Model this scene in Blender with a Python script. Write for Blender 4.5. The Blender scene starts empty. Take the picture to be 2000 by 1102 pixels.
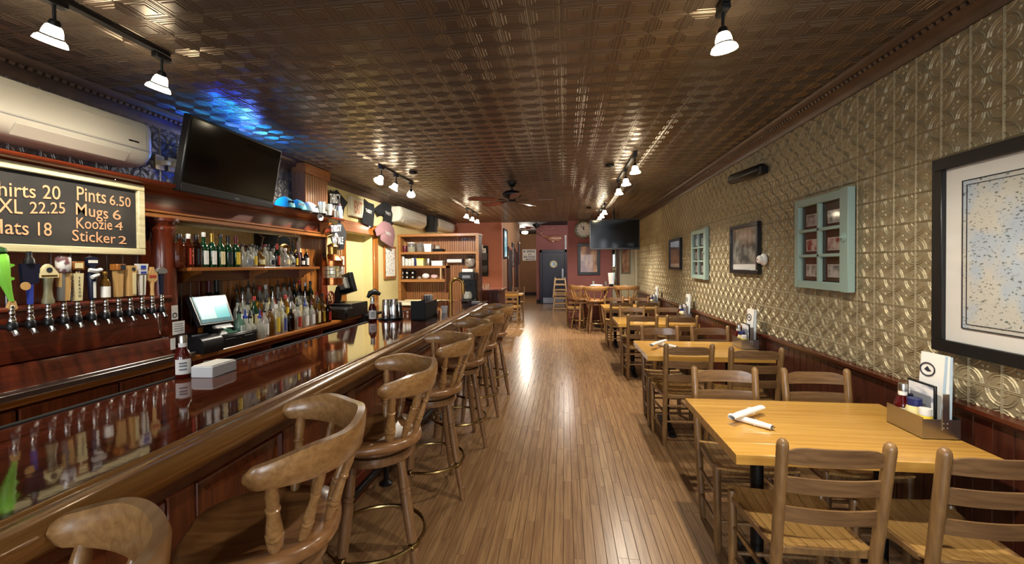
import bpy, math, random
from mathutils import Vector, Matrix

random.seed(7)
sc = bpy.context.scene
col = sc.collection
PI = math.pi

# ------------------------------------------------------------------ camera
FPX, CYPX, YAW, PITCH, ROLL, EYE = 837.835, 529.28, .122305, .0131496, .0079572, 1.55
def camera_axes():
    c, s = math.cos(YAW), math.sin(YAW)
    r, f, u = Vector((c, s, 0)), Vector((-s, c, 0)), Vector((0, 0, 1))
    c, s = math.cos(PITCH), math.sin(PITCH)
    f, u = f*c - u*s, f*s + u*c
    c, s = math.cos(ROLL), math.sin(ROLL)
    return r*c - u*s, r*s + u*c, f
CR, CU, CF = camera_axes()
cd = bpy.data.cameras.new('camera')
cd.sensor_width = 36
cd.lens = FPX/2000*36
cd.shift_y = (CYPX - 551)/2000
cd.clip_start = .02
cam = bpy.data.objects.new('camera', cd)
col.objects.link(cam)
cam.matrix_world = Matrix(((CR.x, CU.x, -CF.x, 0), (CR.y, CU.y, -CF.y, 0), (CR.z, CU.z, -CF.z, EYE), (0, 0, 0, 1)))
sc.camera = cam

def at(px, py, X=None, Y=None, Z=None):
    """the point of the plane X=, Y= or Z= that the photograph shows at a pixel (used to measure positions)"""
    d = CF + CR*((px-1000)/FPX) - CU*((py-CYPX)/FPX)
    t = X/d.x if X is not None else (Y/d.y if Y is not None else (Z-EYE)/d.z)
    return Vector((d.x*t, d.y*t, EYE + d.z*t))

# ------------------------------------------------------------------ world, exposure
w = bpy.data.worlds.new('world'); sc.world = w
w.use_nodes = True
bg = w.node_tree.nodes['Background']
bg.inputs[0].default_value = (.75, .85, 1, 1)
bg.inputs[1].default_value = 1.6
vs = sc.view_settings
vs.view_transform = 'Standard'; vs.look = 'None'; vs.gamma = 1; vs.use_curve_mapping = False
vs.exposure = 1.0
sc.cycles.use_denoising = True
sc.cycles.adaptive_threshold = .02
sc.cycles.max_bounces = 7
sc.cycles.transparent_max_bounces = 12
sc.cycles.caustics_reflective = False
sc.cycles.caustics_refractive = False
sc.cycles.sample_clamp_indirect = 6
HEAD_WATT = 66.0        # each track lamp
WARM = (1.0, .92, .79)

def lamp(name, kind, loc, energy, color=WARM, parent=None, size=.05, aim=None, spot=None, blend=.6):
    d = bpy.data.lights.new(name, kind)
    d.energy = energy; d.color = color
    if kind == 'AREA': d.size = size
    else: d.shadow_soft_size = size
    if spot: d.spot_size = math.radians(spot); d.spot_blend = blend
    o = bpy.data.objects.new(name, d); col.objects.link(o)
    o.location = loc
    if aim is not None:
        o.rotation_euler = (Vector(aim)-Vector(loc)).to_track_quat('-Z', 'Y').to_euler()
    if parent: o.parent = parent
    return o

# daylight through the front windows, behind the camera
for x in (-1.7, .9):
    d = lamp('window_daylight', 'AREA', (x, -3.75, 1.55), 42, (.88, .94, 1), size=1.7, aim=(x, 4, 1.2))
    d.data.shape = 'RECTANGLE'; d.data.size = 1.7; d.data.size_y = 1.6
# unseen bluish area lamp inside the rear room; no windows are built there
d = lamp('rear_area_lamp', 'AREA', (2.2, 14.2, 2.2), 30, (.85, .92, 1), size=1.2, aim=(-1, 14.5, 1.0))

# ------------------------------------------------------------------ materials
def L(c):
    if isinstance(c, str):
        c = [int(c[i:i+2], 16)/255 for i in (0, 2, 4)]
    return tuple((x/12.92 if x <= .04045 else ((x+.055)/1.055)**2.4) for x in c) + (1,)

MATS = {}
def base_mat(name, color='808080', rough=.5, metal=0., spec=.5, coat=0., coat_rough=.1, emit=None, estr=0., trans=0., ior=1.45, alpha=1.):
    m = bpy.data.materials.new(name); m.use_nodes = True
    b = m.node_tree.nodes['Principled BSDF']
    b.inputs['Base Color'].default_value = L(color)
    b.inputs['Roughness'].default_value = rough
    b.inputs['Metallic'].default_value = metal
    b.inputs['Specular IOR Level'].default_value = spec
    b.inputs['Coat Weight'].default_value = coat
    b.inputs['Coat Roughness'].default_value = coat_rough
    b.inputs['Transmission Weight'].default_value = trans
    b.inputs['IOR'].default_value = ior
    b.inputs['Alpha'].default_value = alpha
    if emit:
        b.inputs['Emission Color'].default_value = L(emit)
        b.inputs['Emission Strength'].default_value = estr
    MATS[name] = m
    return m, m.node_tree, b

def noise_mat(name, c1, c2, scale=(8, 8, 8), detail=4, bump=0., bump_scale=None, per_object=0., dist=0., ramp=(.3, .7), attr=False, **kw):
    """procedural colour between c1 and c2 by stretched noise, with optional fine relief and per-piece variation"""
    m, nt, b = base_mat(name, c1, **kw)
    N, K = nt.nodes, nt.links
    tc = N.new('ShaderNodeTexCoord'); mp = N.new('ShaderNodeMapping')
    mp.inputs['Scale'].default_value = scale
    K.new(tc.outputs['Object'], mp.inputs['Vector'])
    nz = N.new('ShaderNodeTexNoise'); nz.inputs['Scale'].default_value = 1; nz.inputs['Detail'].default_value = detail
    nz.inputs['Distortion'].default_value = dist
    vec = mp.outputs['Vector']
    fac = nz.outputs['Fac']
    rnd = None
    if per_object or attr:
        if attr:
            a = N.new('ShaderNodeAttribute'); a.attribute_name = 'tone'; rnd = a.outputs['Fac']
        else:
            oi = N.new('ShaderNodeObjectInfo'); rnd = oi.outputs['Random']
        add = N.new('ShaderNodeVectorMath'); add.operation = 'MULTIPLY_ADD'
        K.new(rnd, add.inputs[0]); add.inputs[1].default_value = (37, 53, 71); K.new(vec, add.inputs[2])
        vec = add.outputs[0]
    K.new(vec, nz.inputs['Vector'])
    mr = N.new('ShaderNodeMapRange'); mr.inputs[1].default_value = ramp[0]; mr.inputs[2].default_value = ramp[1]
    K.new(fac, mr.inputs[0]); f = mr.outputs[0]
    if rnd is not None:
        ma = N.new('ShaderNodeMath'); ma.operation = 'MULTIPLY_ADD'
        sb = N.new('ShaderNodeMath'); sb.operation = 'SUBTRACT'; K.new(rnd, sb.inputs[0]); sb.inputs[1].default_value = .5
        K.new(sb.outputs[0], ma.inputs[0]); ma.inputs[1].default_value = per_object or .6; K.new(f, ma.inputs[2])
        ma.use_clamp = True; f = ma.outputs[0]
    mx = N.new('ShaderNodeMix'); mx.data_type = 'RGBA'
    mx.inputs['A'].default_value = L(c1); mx.inputs['B'].default_value = L(c2)
    K.new(f, mx.inputs['Factor']); K.new(mx.outputs['Result'], b.inputs['Base Color'])
    if bump:
        bp = N.new('ShaderNodeBump'); bp.inputs['Strength'].default_value = bump; bp.inputs['Distance'].default_value = .004
        src = fac
        if bump_scale:
            n2 = N.new('ShaderNodeTexNoise'); n2.inputs['Scale'].default_value = bump_scale; n2.inputs['Detail'].default_value = 3
            K.new(tc.outputs['Object'], n2.inputs['Vector']); src = n2.outputs['Fac']
        K.new(src, bp.inputs['Height']); K.new(bp.outputs['Normal'], b.inputs['Normal'])
    return m

def wood(name, c1, c2, axis='Y', fine=60, long=3, **kw):
    s = {'X': (long, fine, fine), 'Y': (fine, long, fine), 'Z': (fine, fine, long)}[axis]
    return noise_mat(name, c1, c2, s, detail=3, dist=.4, **kw)

def M(name): return MATS[name]

base_mat('black_plastic', '141416', .35)
base_mat('black_matte', '0c0c0d', .7)
base_mat('dark_iron', '1c1a19', .45, .6)
base_mat('screen_off', '050608', .09, spec=.6)
base_mat('white_plastic', 'c6c1b1', .35)
base_mat('white_gloss', 'e9e6de', .25)
base_mat('paper', 'e6e3dc', .8)
base_mat('paper_blue', 'a9bccb', .8)
base_mat('ink', '22242c', .8)
base_mat('grey_ink', '77797f', .8)
base_mat('steel', 'b9b6b0', .28, 1)
base_mat('chrome', 'd8d8d8', .12, 1)
base_mat('brass', 'a58248', .28, 1)
base_mat('copper', 'b0673c', .25, 1)
base_mat('bronze_ring', 'a08a5c', .25, 1)
base_mat('cream', 'ddcf9e', .5)
base_mat('navy', '12162c', .4)
base_mat('lid_blue', '20285c', .35)
base_mat('mustard', 'e3c02d', .4)
base_mat('mayo', 'e4d79a', .4)
base_mat('ketchup', '7a0f10', .2)
base_mat('red_sauce', '4a0a08', .1, coat=.5)
base_mat('red_label', 'a8352a', .5)
base_mat('yellow_label', 'd9b83c', .5)
base_mat('blue_label', '2d3f9a', .5)
base_mat('teal_label', '3f8f8a', .5)
base_mat('gold_cap', 'b89548', .3, .8)
base_mat('burgundy', '5a1422', .35)
base_mat('red_cap', 'b23a32', .4)
base_mat('pouring_spout', '17120f', .4)
base_mat('lime', '86d24a', .35)
base_mat('lime_dark', '1f4a1c', .35)
base_mat('cap_cyan', '4aa0ad', .7)
base_mat('cap_white', 'd9dde6', .7)
base_mat('cap_grey', '6d6a64', .8)
base_mat('shirt_black', '131316', .9)
base_mat('shirt_pink', '8f6b6e', .9)
base_mat('shirt_print', 'c9c9c6', .85)
base_mat('sign_red', 'c87f62', .6)
base_mat('lamp_glass', 'fff4dc', .3, emit='ffedc8', estr=13)
base_mat('bulb', 'ffffff', .3, emit='fff3d8', estr=40)
base_mat('dome_glass', 'fff4dc', .3, emit='ffe6b4', estr=6)
base_mat('neon_blue', '2a5cff', .3, emit='1a48ff', estr=30)
base_mat('neon_cyan', '60e8ff', .3, emit='2fc8ff', estr=25)
base_mat('screen_white', '7f9a94', .2, emit='c8ece4', estr=.36)
base_mat('screen_teal', '4a8f90', .2, emit='63c9cc', estr=.32)
base_mat('screen_bar', '2c5a60', .2, emit='2c5a60', estr=.4)
base_mat('mirror', 'd8d4c4', .02, 1)
base_mat('door_navy', '14172a', .4)
base_mat('kick_plate', '8d9098', .4, .9)
base_mat('clock_face', 'e4e2da', .5)
base_mat('window_teal', '92a79c', .6)
base_mat('photo_pale', 'c9c6c0', .6)
base_mat('chalk', 'dba277', .9)
base_mat('coaster_white', 'd4d6d6', .5)
base_mat('ivory_box', 'd9d3b8', .5)
base_mat('olive_metal', '6f6a4e', .35)

noise_mat('tin_wall', '938669', 'a99b7b', (3, 3, 3), bump=.12, bump_scale=90, rough=.48, metal=.4, spec=.5)
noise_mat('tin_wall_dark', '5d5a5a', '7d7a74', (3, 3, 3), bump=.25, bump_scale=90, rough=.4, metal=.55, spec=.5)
noise_mat('tin_ceiling', '675a4e', '776859', (2, 2, 2), bump=.04, bump_scale=14, rough=.27, metal=.5, spec=.6)
noise_mat('crown_metal', '4c3c32', '5e4b3c', (6, 6, 6), bump=.3, bump_scale=60, rough=.4, metal=.4)
noise_mat('plaster_yellow', 'cdbd86', 'd6c791', (1.5, 1.5, 1.5), rough=.75, bump=.05, bump_scale=60)
noise_mat('plaster_red', 'a96a56', 'b3725d', (1.5, 1.5, 1.5), rough=.75, bump=.05, bump_scale=60)
noise_mat('plaster_maroon', '85504c', '905854', (1.5, 1.5, 1.5), rough=.75, bump=.05, bump_scale=60)
noise_mat('plaster_beige', 'b3a88c', 'beb499', (1.5, 1.5, 1.5), rough=.75)
noise_mat('plaster_brown', '7d5a3c', '886242', (1.5, 1.5, 1.5), rough=.75)
noise_mat('dark_paint', '1d1715', '241d1a', (3, 3, 3), rough=.7)
wood('floor_plank', '765639', '987651', 'Y', 70, 3, per_object=.4, rough=.27, coat=.25, coat_rough=.2, spec=.5)
wood('floor_plank_far', '765639', '987651', 'Y', 70, 3, attr=True, per_object=.4, rough=.27, coat=.25, coat_rough=.2, spec=.5)
base_mat('floor_gap', '2c1a10', .7)
wood('wainscot_wood', '35140b', '4d2112', 'Z', 50, 2.5, rough=.4, coat=.2, per_object=.3)
wood('rail_wood', '42190d', '5e2815', 'Y', 60, 2, rough=.3, coat=.4)
wood('bar_top_wood', '3a180e', '66321f', 'Y', 45, 1.6, rough=.05, spec=.85, bump=.04, bump_scale=22)
wood('bar_rail_wood', '86592a', 'a87840', 'Y', 55, 1.6, rough=.25, coat=.7, coat_rough=.12, metal=.15)
wood('bar_front_wood', '5e2b15', '8a4723', 'Z', 45, 2.2, rough=.35, coat=.35)
wood('bar_frame_wood', '4c2211', '6d3519', 'Y', 45, 2.2, rough=.35, coat=.35)
wood('mahogany', '521d0e', '783118', 'Y', 45, 1.8, rough=.32, coat=.45)
wood('mahogany_upright', '4a1a0c', '6c2c15', 'Z', 45, 1.8, rough=.32, coat=.45)
wood('amber_wood', '7f4518', 'b0702c', 'Z', 45, 1.8, rough=.35, coat=.4)
wood('amber_wood_long', '7f4518', 'a8682b', 'Y', 45, 1.8, rough=.35, coat=.4)
wood('shelf_wood', '8d5a2b', 'b07a40', 'X', 45, 1.8, rough=.4, coat=.25)
wood('beadboard_wood', '80502c', '9c683c', 'Z', 45, 1.8, rough=.42, coat=.2)
wood('dark_beadboard', '4b2512', '693a1d', 'Z', 45, 1.8, rough=.42, coat=.2)
wood('stool_wood', '8a6238', 'ad8250', 'Y', 55, 4, rough=.32, coat=.45, coat_rough=.15)
wood('stool_leg_wood', '6f4f33', '8a6542', 'Z', 70, 5, rough=.32, coat=.4, coat_rough=.15)
wood('stool_seat_wood', '7a5230', '9a6d42', 'X', 45, 3, rough=.3, coat=.45, coat_rough=.15)
wood('chair_wood', '6f5131', '8f6c41', 'Z', 70, 5, rough=.38, coat=.3)
wood('chair_slat_wood', '664a2f', '846340', 'X', 60, 4, rough=.38, coat=.3)
wood('chair_seat_wood', 'a37c40', 'c0965a', 'Y', 60, 4, rough=.4, coat=.25)
wood('table_wood', 'b7843a', 'd3a24e', 'X', 40, 1.6, per_object=.22, rough=.24, coat=.5, coat_rough=.12)
wood('pub_wood', '6d3d1d', '8f572b', 'X', 40, 1.6, rough=.25, coat=.5)
wood('pale_wood', 'a98a63', 'c4a67c', 'Z', 50, 3, rough=.5)
wood('frame_white_wood', 'b9ad83', 'ded3a8', 'Y', 30, 3, rough=.6)
wood('fan_blade_wood', '6b2c1c', '83402a', 'X', 30, 3, rough=.35, coat=.3)
wood('tap_pale_wood', 'b98f57', 'd0aa6e', 'Z', 60, 5, rough=.4)
wood('whale_wood', '7a4a38', 'c48a6c', 'X', 30, 4, rough=.3, coat=.5)
noise_mat('chalkboard', '2a2826', '4a453e', (3, 3, 3), ramp=(.45, .9), rough=.85)
noise_mat('map_print', 'b7c3ce', 'cdcabf', (4.5, 4.5, 4.5), detail=12, ramp=(.45, .56), rough=.7)
def add_speckle(name, color, scale, lo, hi):
    """printed place names and soundings: fine dark specks over the print"""
    nt = M(name).node_tree; N, K = nt.nodes, nt.links; b = N['Principled BSDF']
    src = b.inputs['Base Color'].links[0].from_socket
    tc = N.new('ShaderNodeTexCoord'); mp_ = N.new('ShaderNodeMapping'); mp_.inputs['Scale'].default_value = scale
    nz = N.new('ShaderNodeTexNoise'); nz.inputs['Scale'].default_value = 1; nz.inputs['Detail'].default_value = 2
    mr = N.new('ShaderNodeMapRange'); mr.inputs[1].default_value = lo; mr.inputs[2].default_value = hi
    mx = N.new('ShaderNodeMix'); mx.data_type = 'RGBA'; mx.inputs['B'].default_value = L(color)
    K.new(tc.outputs['Object'], mp_.inputs[0]); K.new(mp_.outputs[0], nz.inputs['Vector']); K.new(nz.outputs['Fac'], mr.inputs[0])
    K.new(mr.outputs[0], mx.inputs['Factor']); K.new(src, mx.inputs['A']); K.new(mx.outputs['Result'], b.inputs['Base Color'])
add_speckle('map_print', '5b6660', (60, 60, 130), .6, .68)
noise_mat('etching', '46443f', '9a958a', (9, 9, 9), detail=8, ramp=(.4, .62), rough=.7)
noise_mat('sepia_print', '5a3a30', '9c7460', (5, 5, 5), detail=6, ramp=(.4, .62), rough=.7)
noise_mat('photo_print', '5f676c', 'c3c2bc', (14, 14, 14), detail=4, ramp=(.4, .6), rough=.35, coat=.4)
noise_mat('photo_red', '8a2a2a', 'cfc3bc', (14, 14, 14), detail=4, ramp=(.42, .58), rough=.35, coat=.4)
noise_mat('abstract_art', '6f3a22', 'b98b5a', (6, 6, 2.2), detail=5, ramp=(.42, .6), rough=.3, coat=.3, coat_rough=.05)
noise_mat('glow_art', '2c4a55', 'd8d6c8', (5, 5, 5), detail=4, ramp=(.42, .6), rough=.5, emit='6fb4c8', estr=.35)  # emission makes the framed print glow by itself; no lamp inside
noise_mat('menu_paper', 'e9e8e2', 'a9a9a6', (1, 14, 34), detail=2, ramp=(.56, .6), rough=.8)
noise_mat('menu_card', 'e4e4e4', '8a8fa6', (6, 6, 22), detail=2, ramp=(.5, .62), rough=.5)
noise_mat('can_print', 'd9d6d2', '6c4a4c', (16, 16, 14), detail=2, ramp=(.5, .56), rough=.35)
noise_mat('felt_dark', '2a1a12', '3a2418', (9, 9, 9), rough=.8)
noise_mat('snack_mix', '5a3a22', '9a6a3a', (40, 40, 40), rough=.7)
noise_mat('pouch_pink', 'c07f84', 'd9d2cf', (30, 30, 30), rough=.7)
noise_mat('glass_bag', '4a3a30', 'a79a8c', (16, 16, 16), rough=.2)

def glass_mat(name, tint, gloss=.12, body=0., body_color='808080'):
    """clear or tinted bottle glass: lets light straight through, tinted, with a glossy surface"""
    m = bpy.data.materials.new(name); m.use_nodes = True
    nt = m.node_tree; N, K = nt.nodes, nt.links
    N.remove(N['Principled BSDF']); out = N['Material Output']
    t = N.new('ShaderNodeBsdfTransparent'); t.inputs[0].default_value = L(tint)
    g = N.new('ShaderNodeBsdfGlossy'); g.inputs['Roughness'].default_value = .06
    lw = N.new('ShaderNodeLayerWeight'); lw.inputs[0].default_value = .5
    pw = N.new('ShaderNodeMath'); pw.operation = 'POWER'; pw.inputs[1].default_value = 4.5; K.new(lw.outputs['Facing'], pw.inputs[0])
    ad = N.new('ShaderNodeMath'); ad.operation = 'MULTIPLY_ADD'; ad.inputs[1].default_value = .85; ad.inputs[2].default_value = .03+gloss*.4; ad.use_clamp = True
    K.new(pw.outputs[0], ad.inputs[0])
    a = t.outputs[0]
    if body:
        df = N.new('ShaderNodeBsdfDiffuse'); df.inputs[0].default_value = L(body_color)
        m2 = N.new('ShaderNodeMixShader'); m2.inputs[0].default_value = body
        K.new(t.outputs[0], m2.inputs[1]); K.new(df.outputs[0], m2.inputs[2]); a = m2.outputs[0]
    mx = N.new('ShaderNodeMixShader'); K.new(ad.outputs[0], mx.inputs[0]); K.new(a, mx.inputs[1]); K.new(g.outputs[0], mx.inputs[2])
    K.new(mx.outputs[0], out.inputs[0])
    MATS[name] = m
glass_mat('pane_glass', 'fcfcfc', .02)
glass_mat('clear_glass', 'eef0ec', .14, .3, 'e6e6dc')
glass_mat('green_glass', '2f6a3c', .06, .45, '1c5230')
glass_mat('dark_green_glass', '12301c', .06, .6, '0c2314')
glass_mat('amber_glass', '8a3c14', .06, .4, '5c230c')
glass_mat('brown_glass', '3a1a0c', .06, .6, '241008')
glass_mat('pale_green_glass', 'a9d0bd', .06, .25, '7fa593')
glass_mat('blue_glass', '4f7fb4', .06, .3, '2c5a9a')
glass_mat('gold_glass', 'c79a48', .06, .35, '8a6424')
glass_mat('plastic_clear', 'd6d8d6', .05, .25, 'b8b8b0')

# ------------------------------------------------------------------ mesh helpers
class MB:
    def __init__(s): s.v = []; s.f = []; s.mi = []; s.cur = 0; s.tone = None
    def add(s, vs, fs):
        o = len(s.v); s.v += [tuple(p) for p in vs]
        s.f += [tuple(i+o for i in f) for f in fs]; s.mi += [s.cur]*len(fs)
        return s
    def mat(s, i): s.cur = i; return s
    def box(s, x0, x1, y0, y1, z0, z1, c=0.):
        """box, chamfered by c on every edge"""
        if c <= 0:
            P = [(x0,y0,z0),(x1,y0,z0),(x1,y1,z0),(x0,y1,z0),(x0,y0,z1),(x1,y0,z1),(x1,y1,z1),(x0,y1,z1)]
            return s.add(P, [(0,3,2,1),(4,5,6,7),(0,1,5,4),(1,2,6,5),(2,3,7,6),(3,0,4,7)])
        c = min(c, (x1-x0)*.45, (y1-y0)*.45, (z1-z0)*.45)
        def ring(x0,x1,y0,y1,k,z): return [(x0+k,y0,z),(x1-k,y0,z),(x1,y0+k,z),(x1,y1-k,z),(x1-k,y1,z),(x0+k,y1,z),(x0,y1-k,z),(x0,y0+k,z)]
        P = ring(x0+c,x1-c,y0+c,y1-c,0,z0) + ring(x0,x1,y0,y1,c,z0+c) + ring(x0,x1,y0,y1,c,z1-c) + ring(x0+c,x1-c,y0+c,y1-c,0,z1)
        F = [tuple(range(7,-1,-1)), tuple(range(24,32))]
        for k in range(3):
            for i in range(8):
                j = (i+1) % 8; F.append((k*8+i, k*8+j, k*8+8+j, k*8+8+i))
        return s.add(P, F)
    def obox(s, center, ax, ay, az, c=0.):
        """box given by its centre and three half-axis vectors"""
        t = MB().box(-1,1,-1,1,-1,1)
        C, ax, ay, az = Vector(center), Vector(ax), Vector(ay), Vector(az)
        if c:
            lx, ly, lz = ax.length, ay.length, az.length
            t = MB().box(-lx,lx,-ly,ly,-lz,lz,c)
            ax, ay, az = ax/lx, ay/ly, az/lz
        return s.add([C+ax*p[0]+ay*p[1]+az*p[2] for p in t.v], t.f)
    def lathe(s, prof, center=(0,0,0), n=16, axis=(0,0,1), caps=True):
        C = Vector(center); A = Vector(axis).normalized()
        u = A.orthogonal().normalized() if abs(A.z) < .999 else Vector((1,0,0)); v = A.cross(u)
        P = []; F = []
        for r, h in prof:
            for i in range(n):
                a = 2*PI*i/n; P.append(C + A*h + (u*math.cos(a)+v*math.sin(a))*r)
        for k in range(len(prof)-1):
            for i in range(n):
                j = (i+1) % n; F.append((k*n+i, k*n+j, (k+1)*n+j, (k+1)*n+i))
        if caps:
            if prof[0][0] > 1e-5: F.append(tuple(range(n-1,-1,-1)))
            if prof[-1][0] > 1e-5: F.append(tuple(range((len(prof)-1)*n, len(prof)*n)))
        return s.add(P, F)
    def spindle(s, p0, p1, prof, n=10):
        """turned member from p0 to p1; prof = [(fraction, radius)]"""
        p0, p1 = Vector(p0), Vector(p1); d = p1-p0; l = d.length
        return s.lathe([(r, t*l) for t, r in prof], p0, n, d)
    def tube(s, pts, r, n=8, closed=False, caps=True):
        pts = [Vector(p) for p in pts]; m = len(pts)
        rs = r if isinstance(r, (list, tuple)) else [r]*m
        P = []; F = []; u = None
        for i in range(m):
            a = pts[i-1] if (i or closed) else pts[0]
            b = pts[(i+1) % m] if (i < m-1 or closed) else pts[-1]
            t = (b-a).normalized()
            if u is None: u = t.orthogonal().normalized()
            u = (u - t*u.dot(t)).normalized(); v = t.cross(u)
            for k in range(n):
                q = 2*PI*k/n; P.append(pts[i] + (u*math.cos(q)+v*math.sin(q))*rs[i])
        for i in range(m if closed else m-1):
            j = (i+1) % m
            for k in range(n):
                l = (k+1) % n; F.append((i*n+k, i*n+l, j*n+l, j*n+k))
        if caps and not closed: F += [tuple(range(n-1,-1,-1)), tuple(range((m-1)*n, m*n))]
        return s.add(P, F)
    def prism(s, poly, origin, u, v, t):
        """polygon poly (2D, counter-clockwise) in the u,v plane at origin, extruded by vector t"""
        O, u, v, t = Vector(origin), Vector(u), Vector(v), Vector(t); n = len(poly)
        P = [O+u*a+v*b for a, b in poly]; P += [p+t for p in P]
        F = [tuple(range(n-1,-1,-1)), tuple(range(n,2*n))] + [(i,(i+1)%n,n+(i+1)%n,n+i) for i in range(n)]
        return s.add(P, F)
    def profile(s, prof, axis, a, b):
        """2D profile swept straight along 'X' or 'Y' from a to b; profile points (p, z) with p the other horizontal axis"""
        if axis == 'Y': return s.prism([(p, z) for p, z in prof], (0,a,0), (1,0,0), (0,0,1), (0,b-a,0))
        return s.prism([(p, z) for p, z in prof], (a,0,0), (0,1,0), (0,0,1), (b-a,0,0))
    def grid(s, fn, nu, nv, closed_u=False):
        P = [fn(i/(nu if closed_u else nu-1), j/(nv-1)) for j in range(nv) for i in range(nu)]
        F = []
        for j in range(nv-1):
            for i in range(nu if closed_u else nu-1):
                k = (i+1) % nu; F.append((j*nu+i, j*nu+k, (j+1)*nu+k, (j+1)*nu+i))
        return s.add(P, F)
    def mesh(s, name, mats, offset=None, smooth=True, angle=.7):
        me = bpy.data.meshes.new(name)
        v = s.v if offset is None else [(p[0]-offset[0], p[1]-offset[1], p[2]-offset[2]) for p in s.v]
        me.from_pydata(v, [], s.f)
        for m in (mats if isinstance(mats, (list, tuple)) else [mats]): me.materials.append(M(m) if isinstance(m, str) else m)
        if any(s.mi): me.polygons.foreach_set('material_index', s.mi)
        me.validate()
        if smooth:
            me.shade_smooth(); me.set_sharp_from_angle(angle=angle)
        me.update()
        return me
    def build(s, name, mats, parent=None, world=False, smooth=True, angle=.7):
        off = parent.location if (world and parent is not None) else None
        o = bpy.data.objects.new(name, s.mesh(name, mats, off, smooth, angle))
        col.objects.link(o)
        if parent is not None: o.parent = parent
        return o

def link_mesh(name, me, parent=None, loc=(0,0,0), rz=0., scale=None):
    o = bpy.data.objects.new(name, me); col.objects.link(o)
    if parent is not None: o.parent = parent
    o.location = loc; o.rotation_euler = (0, 0, rz)
    if scale: o.scale = scale
    return o

def tag(o, label, cat=None, group=None, kind=None):
    if label: o['label'] = label
    if cat: o['category'] = cat
    if group: o['group'] = group
    if kind: o['kind'] = kind
    return o

def thing(name, label, cat, loc=(0,0,0), rz=0., group=None, kind=None):
    o = bpy.data.objects.new(name, None); col.objects.link(o)
    o.empty_display_size = .05
    o.location = loc; o.rotation_euler = (0, 0, rz)
    return tag(o, label, cat, group, kind)

def place(proto, first, loc, rz, label, group=None, name=None):
    """the first time moves the prototype itself, later a copy with copies of its parts"""
    o = proto if first else copy_tree_fast(proto)
    o.location = loc; o.rotation_euler = (0, 0, rz); o['label'] = label
    if group: o['group'] = group
    return o

def copy_tree_fast(o, parent=None):
    c = o.copy(); col.objects.link(c); c.parent = parent
    for k in o.children: copy_tree_fast(k, c)
    return c

TEXTS = {}
def text(body, mat, origin, right, up, height, width=None, parent=None, name='lettering', shear=0., lift=.0012, center=False, bold=0.):
    """flat lettering; origin = left end of the base line"""
    cu = bpy.data.curves.new('t', 'FONT'); cu.body = body; cu.size = 1; cu.shear = shear; cu.resolution_u = 3
    cu.offset = bold
    to = bpy.data.objects.new('t', cu)
    me = bpy.data.meshes.new_from_object(to)
    bpy.data.objects.remove(to); bpy.data.curves.remove(cu)
    vs_ = [tuple(v.co) for v in me.vertices]
    if not vs_: return None
    x0 = min(v[0] for v in vs_); x1 = max(v[0] for v in vs_); y1 = max(v[1] for v in vs_)
    k = height/max(y1, .3); kx = (width/(x1-x0)) if width else k
    O, r, u = Vector(origin), Vector(right).normalized(), Vector(up).normalized(); nrm = r.cross(u)
    off = parent.location if parent is not None else Vector((0,0,0))
    sh = (x1-x0)*kx/2 if center else 0
    for i, v in enumerate(me.vertices):
        v.co = O + r*((vs_[i][0]-x0)*kx - sh) + u*(vs_[i][1]*k) + nrm*lift - off
    me.materials.append(M(mat)); me.name = name
    o = bpy.data.objects.new(name, me); col.objects.link(o)
    if parent is not None: o.parent = parent
    return o

ORD = ['first','second','third','fourth','fifth','sixth','seventh','eighth','ninth','tenth','eleventh','twelfth','thirteenth','fourteenth','fifteenth','sixteenth','seventeenth','eighteenth','nineteenth','twentieth','twenty-first','twenty-second','twenty-third','twenty-fourth','twenty-fifth','twenty-sixth','twenty-seventh','twenty-eighth','twenty-ninth','thirtieth']

# ================================================================== THE SETTING
XL, XR, ZT, YE = -3.1, 1.845, 2.743, 11.8
S6 = .1525
def struct(name, mb, mats, label, smooth=True):
    return tag(mb.build(name, mats, smooth=smooth), label, kind='structure')

def in_view(p, margin=40):
    v = Vector(p) - Vector((0, 0, EYE)); k = v.dot(CF)
    if k < .2: return None
    x, y = 1000+FPX*v.dot(CR)/k, CYPX-FPX*v.dot(CU)/k
    return k if (-margin < x < 2000+margin and -margin < y < 1102+margin) else None

def split_pieces(cells, n=300):
    """cells: [(centre, ...)]; the n that show largest first, then the rest"""
    seen = sorted([(in_view(c[0]), i) for i, c in enumerate(cells) if in_view(c[0])])
    near = set(i for _, i in seen[:n])
    return [c for i, c in enumerate(cells) if i in near], [c for i, c in enumerate(cells) if i not in near]

# ---- floor: narrow strip planks running the length of the room
floor = struct('floor', MB().box(-3.3, 2.7, -4, 22.2, -.2, -.003), 'floor_gap', 'narrow brown hardwood strip floor running the length of the pub', False)
def plank_mesh(l):
    mb = MB(); wd, c = .0285-.0006, .0012
    P = [(-wd,-l/2,-.003),(wd,-l/2,-.003),(wd,l/2,-.003),(-wd,l/2,-.003),(-wd+c,-l/2+c,0),(wd-c,-l/2+c,0),(wd-c,l/2-c,0),(-wd+c,l/2-c,0)]
    mb.add(P, [(4,5,6,7),(0,1,5,4),(1,2,6,5),(2,3,7,6),(3,0,4,7)]); return mb
cells = []
rf = random.Random(3)
LENS = [.34, .46, .58, .7, .85, 1.0]
x = -3.067
while x < 2.6:
    y = -4 - rf.random()
    y1 = 22
    while y < y1:
        l = rf.choice(LENS)
        cells.append(((x, y+l/2, 0), l)); y += l
    x += .057
def ok_floor(c):
    X, Y = c[0][0], c[0][1]
    return (X < 1.84 and Y < 11.9) or Y >= 11.9
cells = [c for c in cells if ok_floor(c)]
vis = [c for c in cells if c[0][0] > -.95]
near, far_ = split_pieces(vis)
far_ += [c for c in cells if c[0][0] <= -.95]
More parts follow.
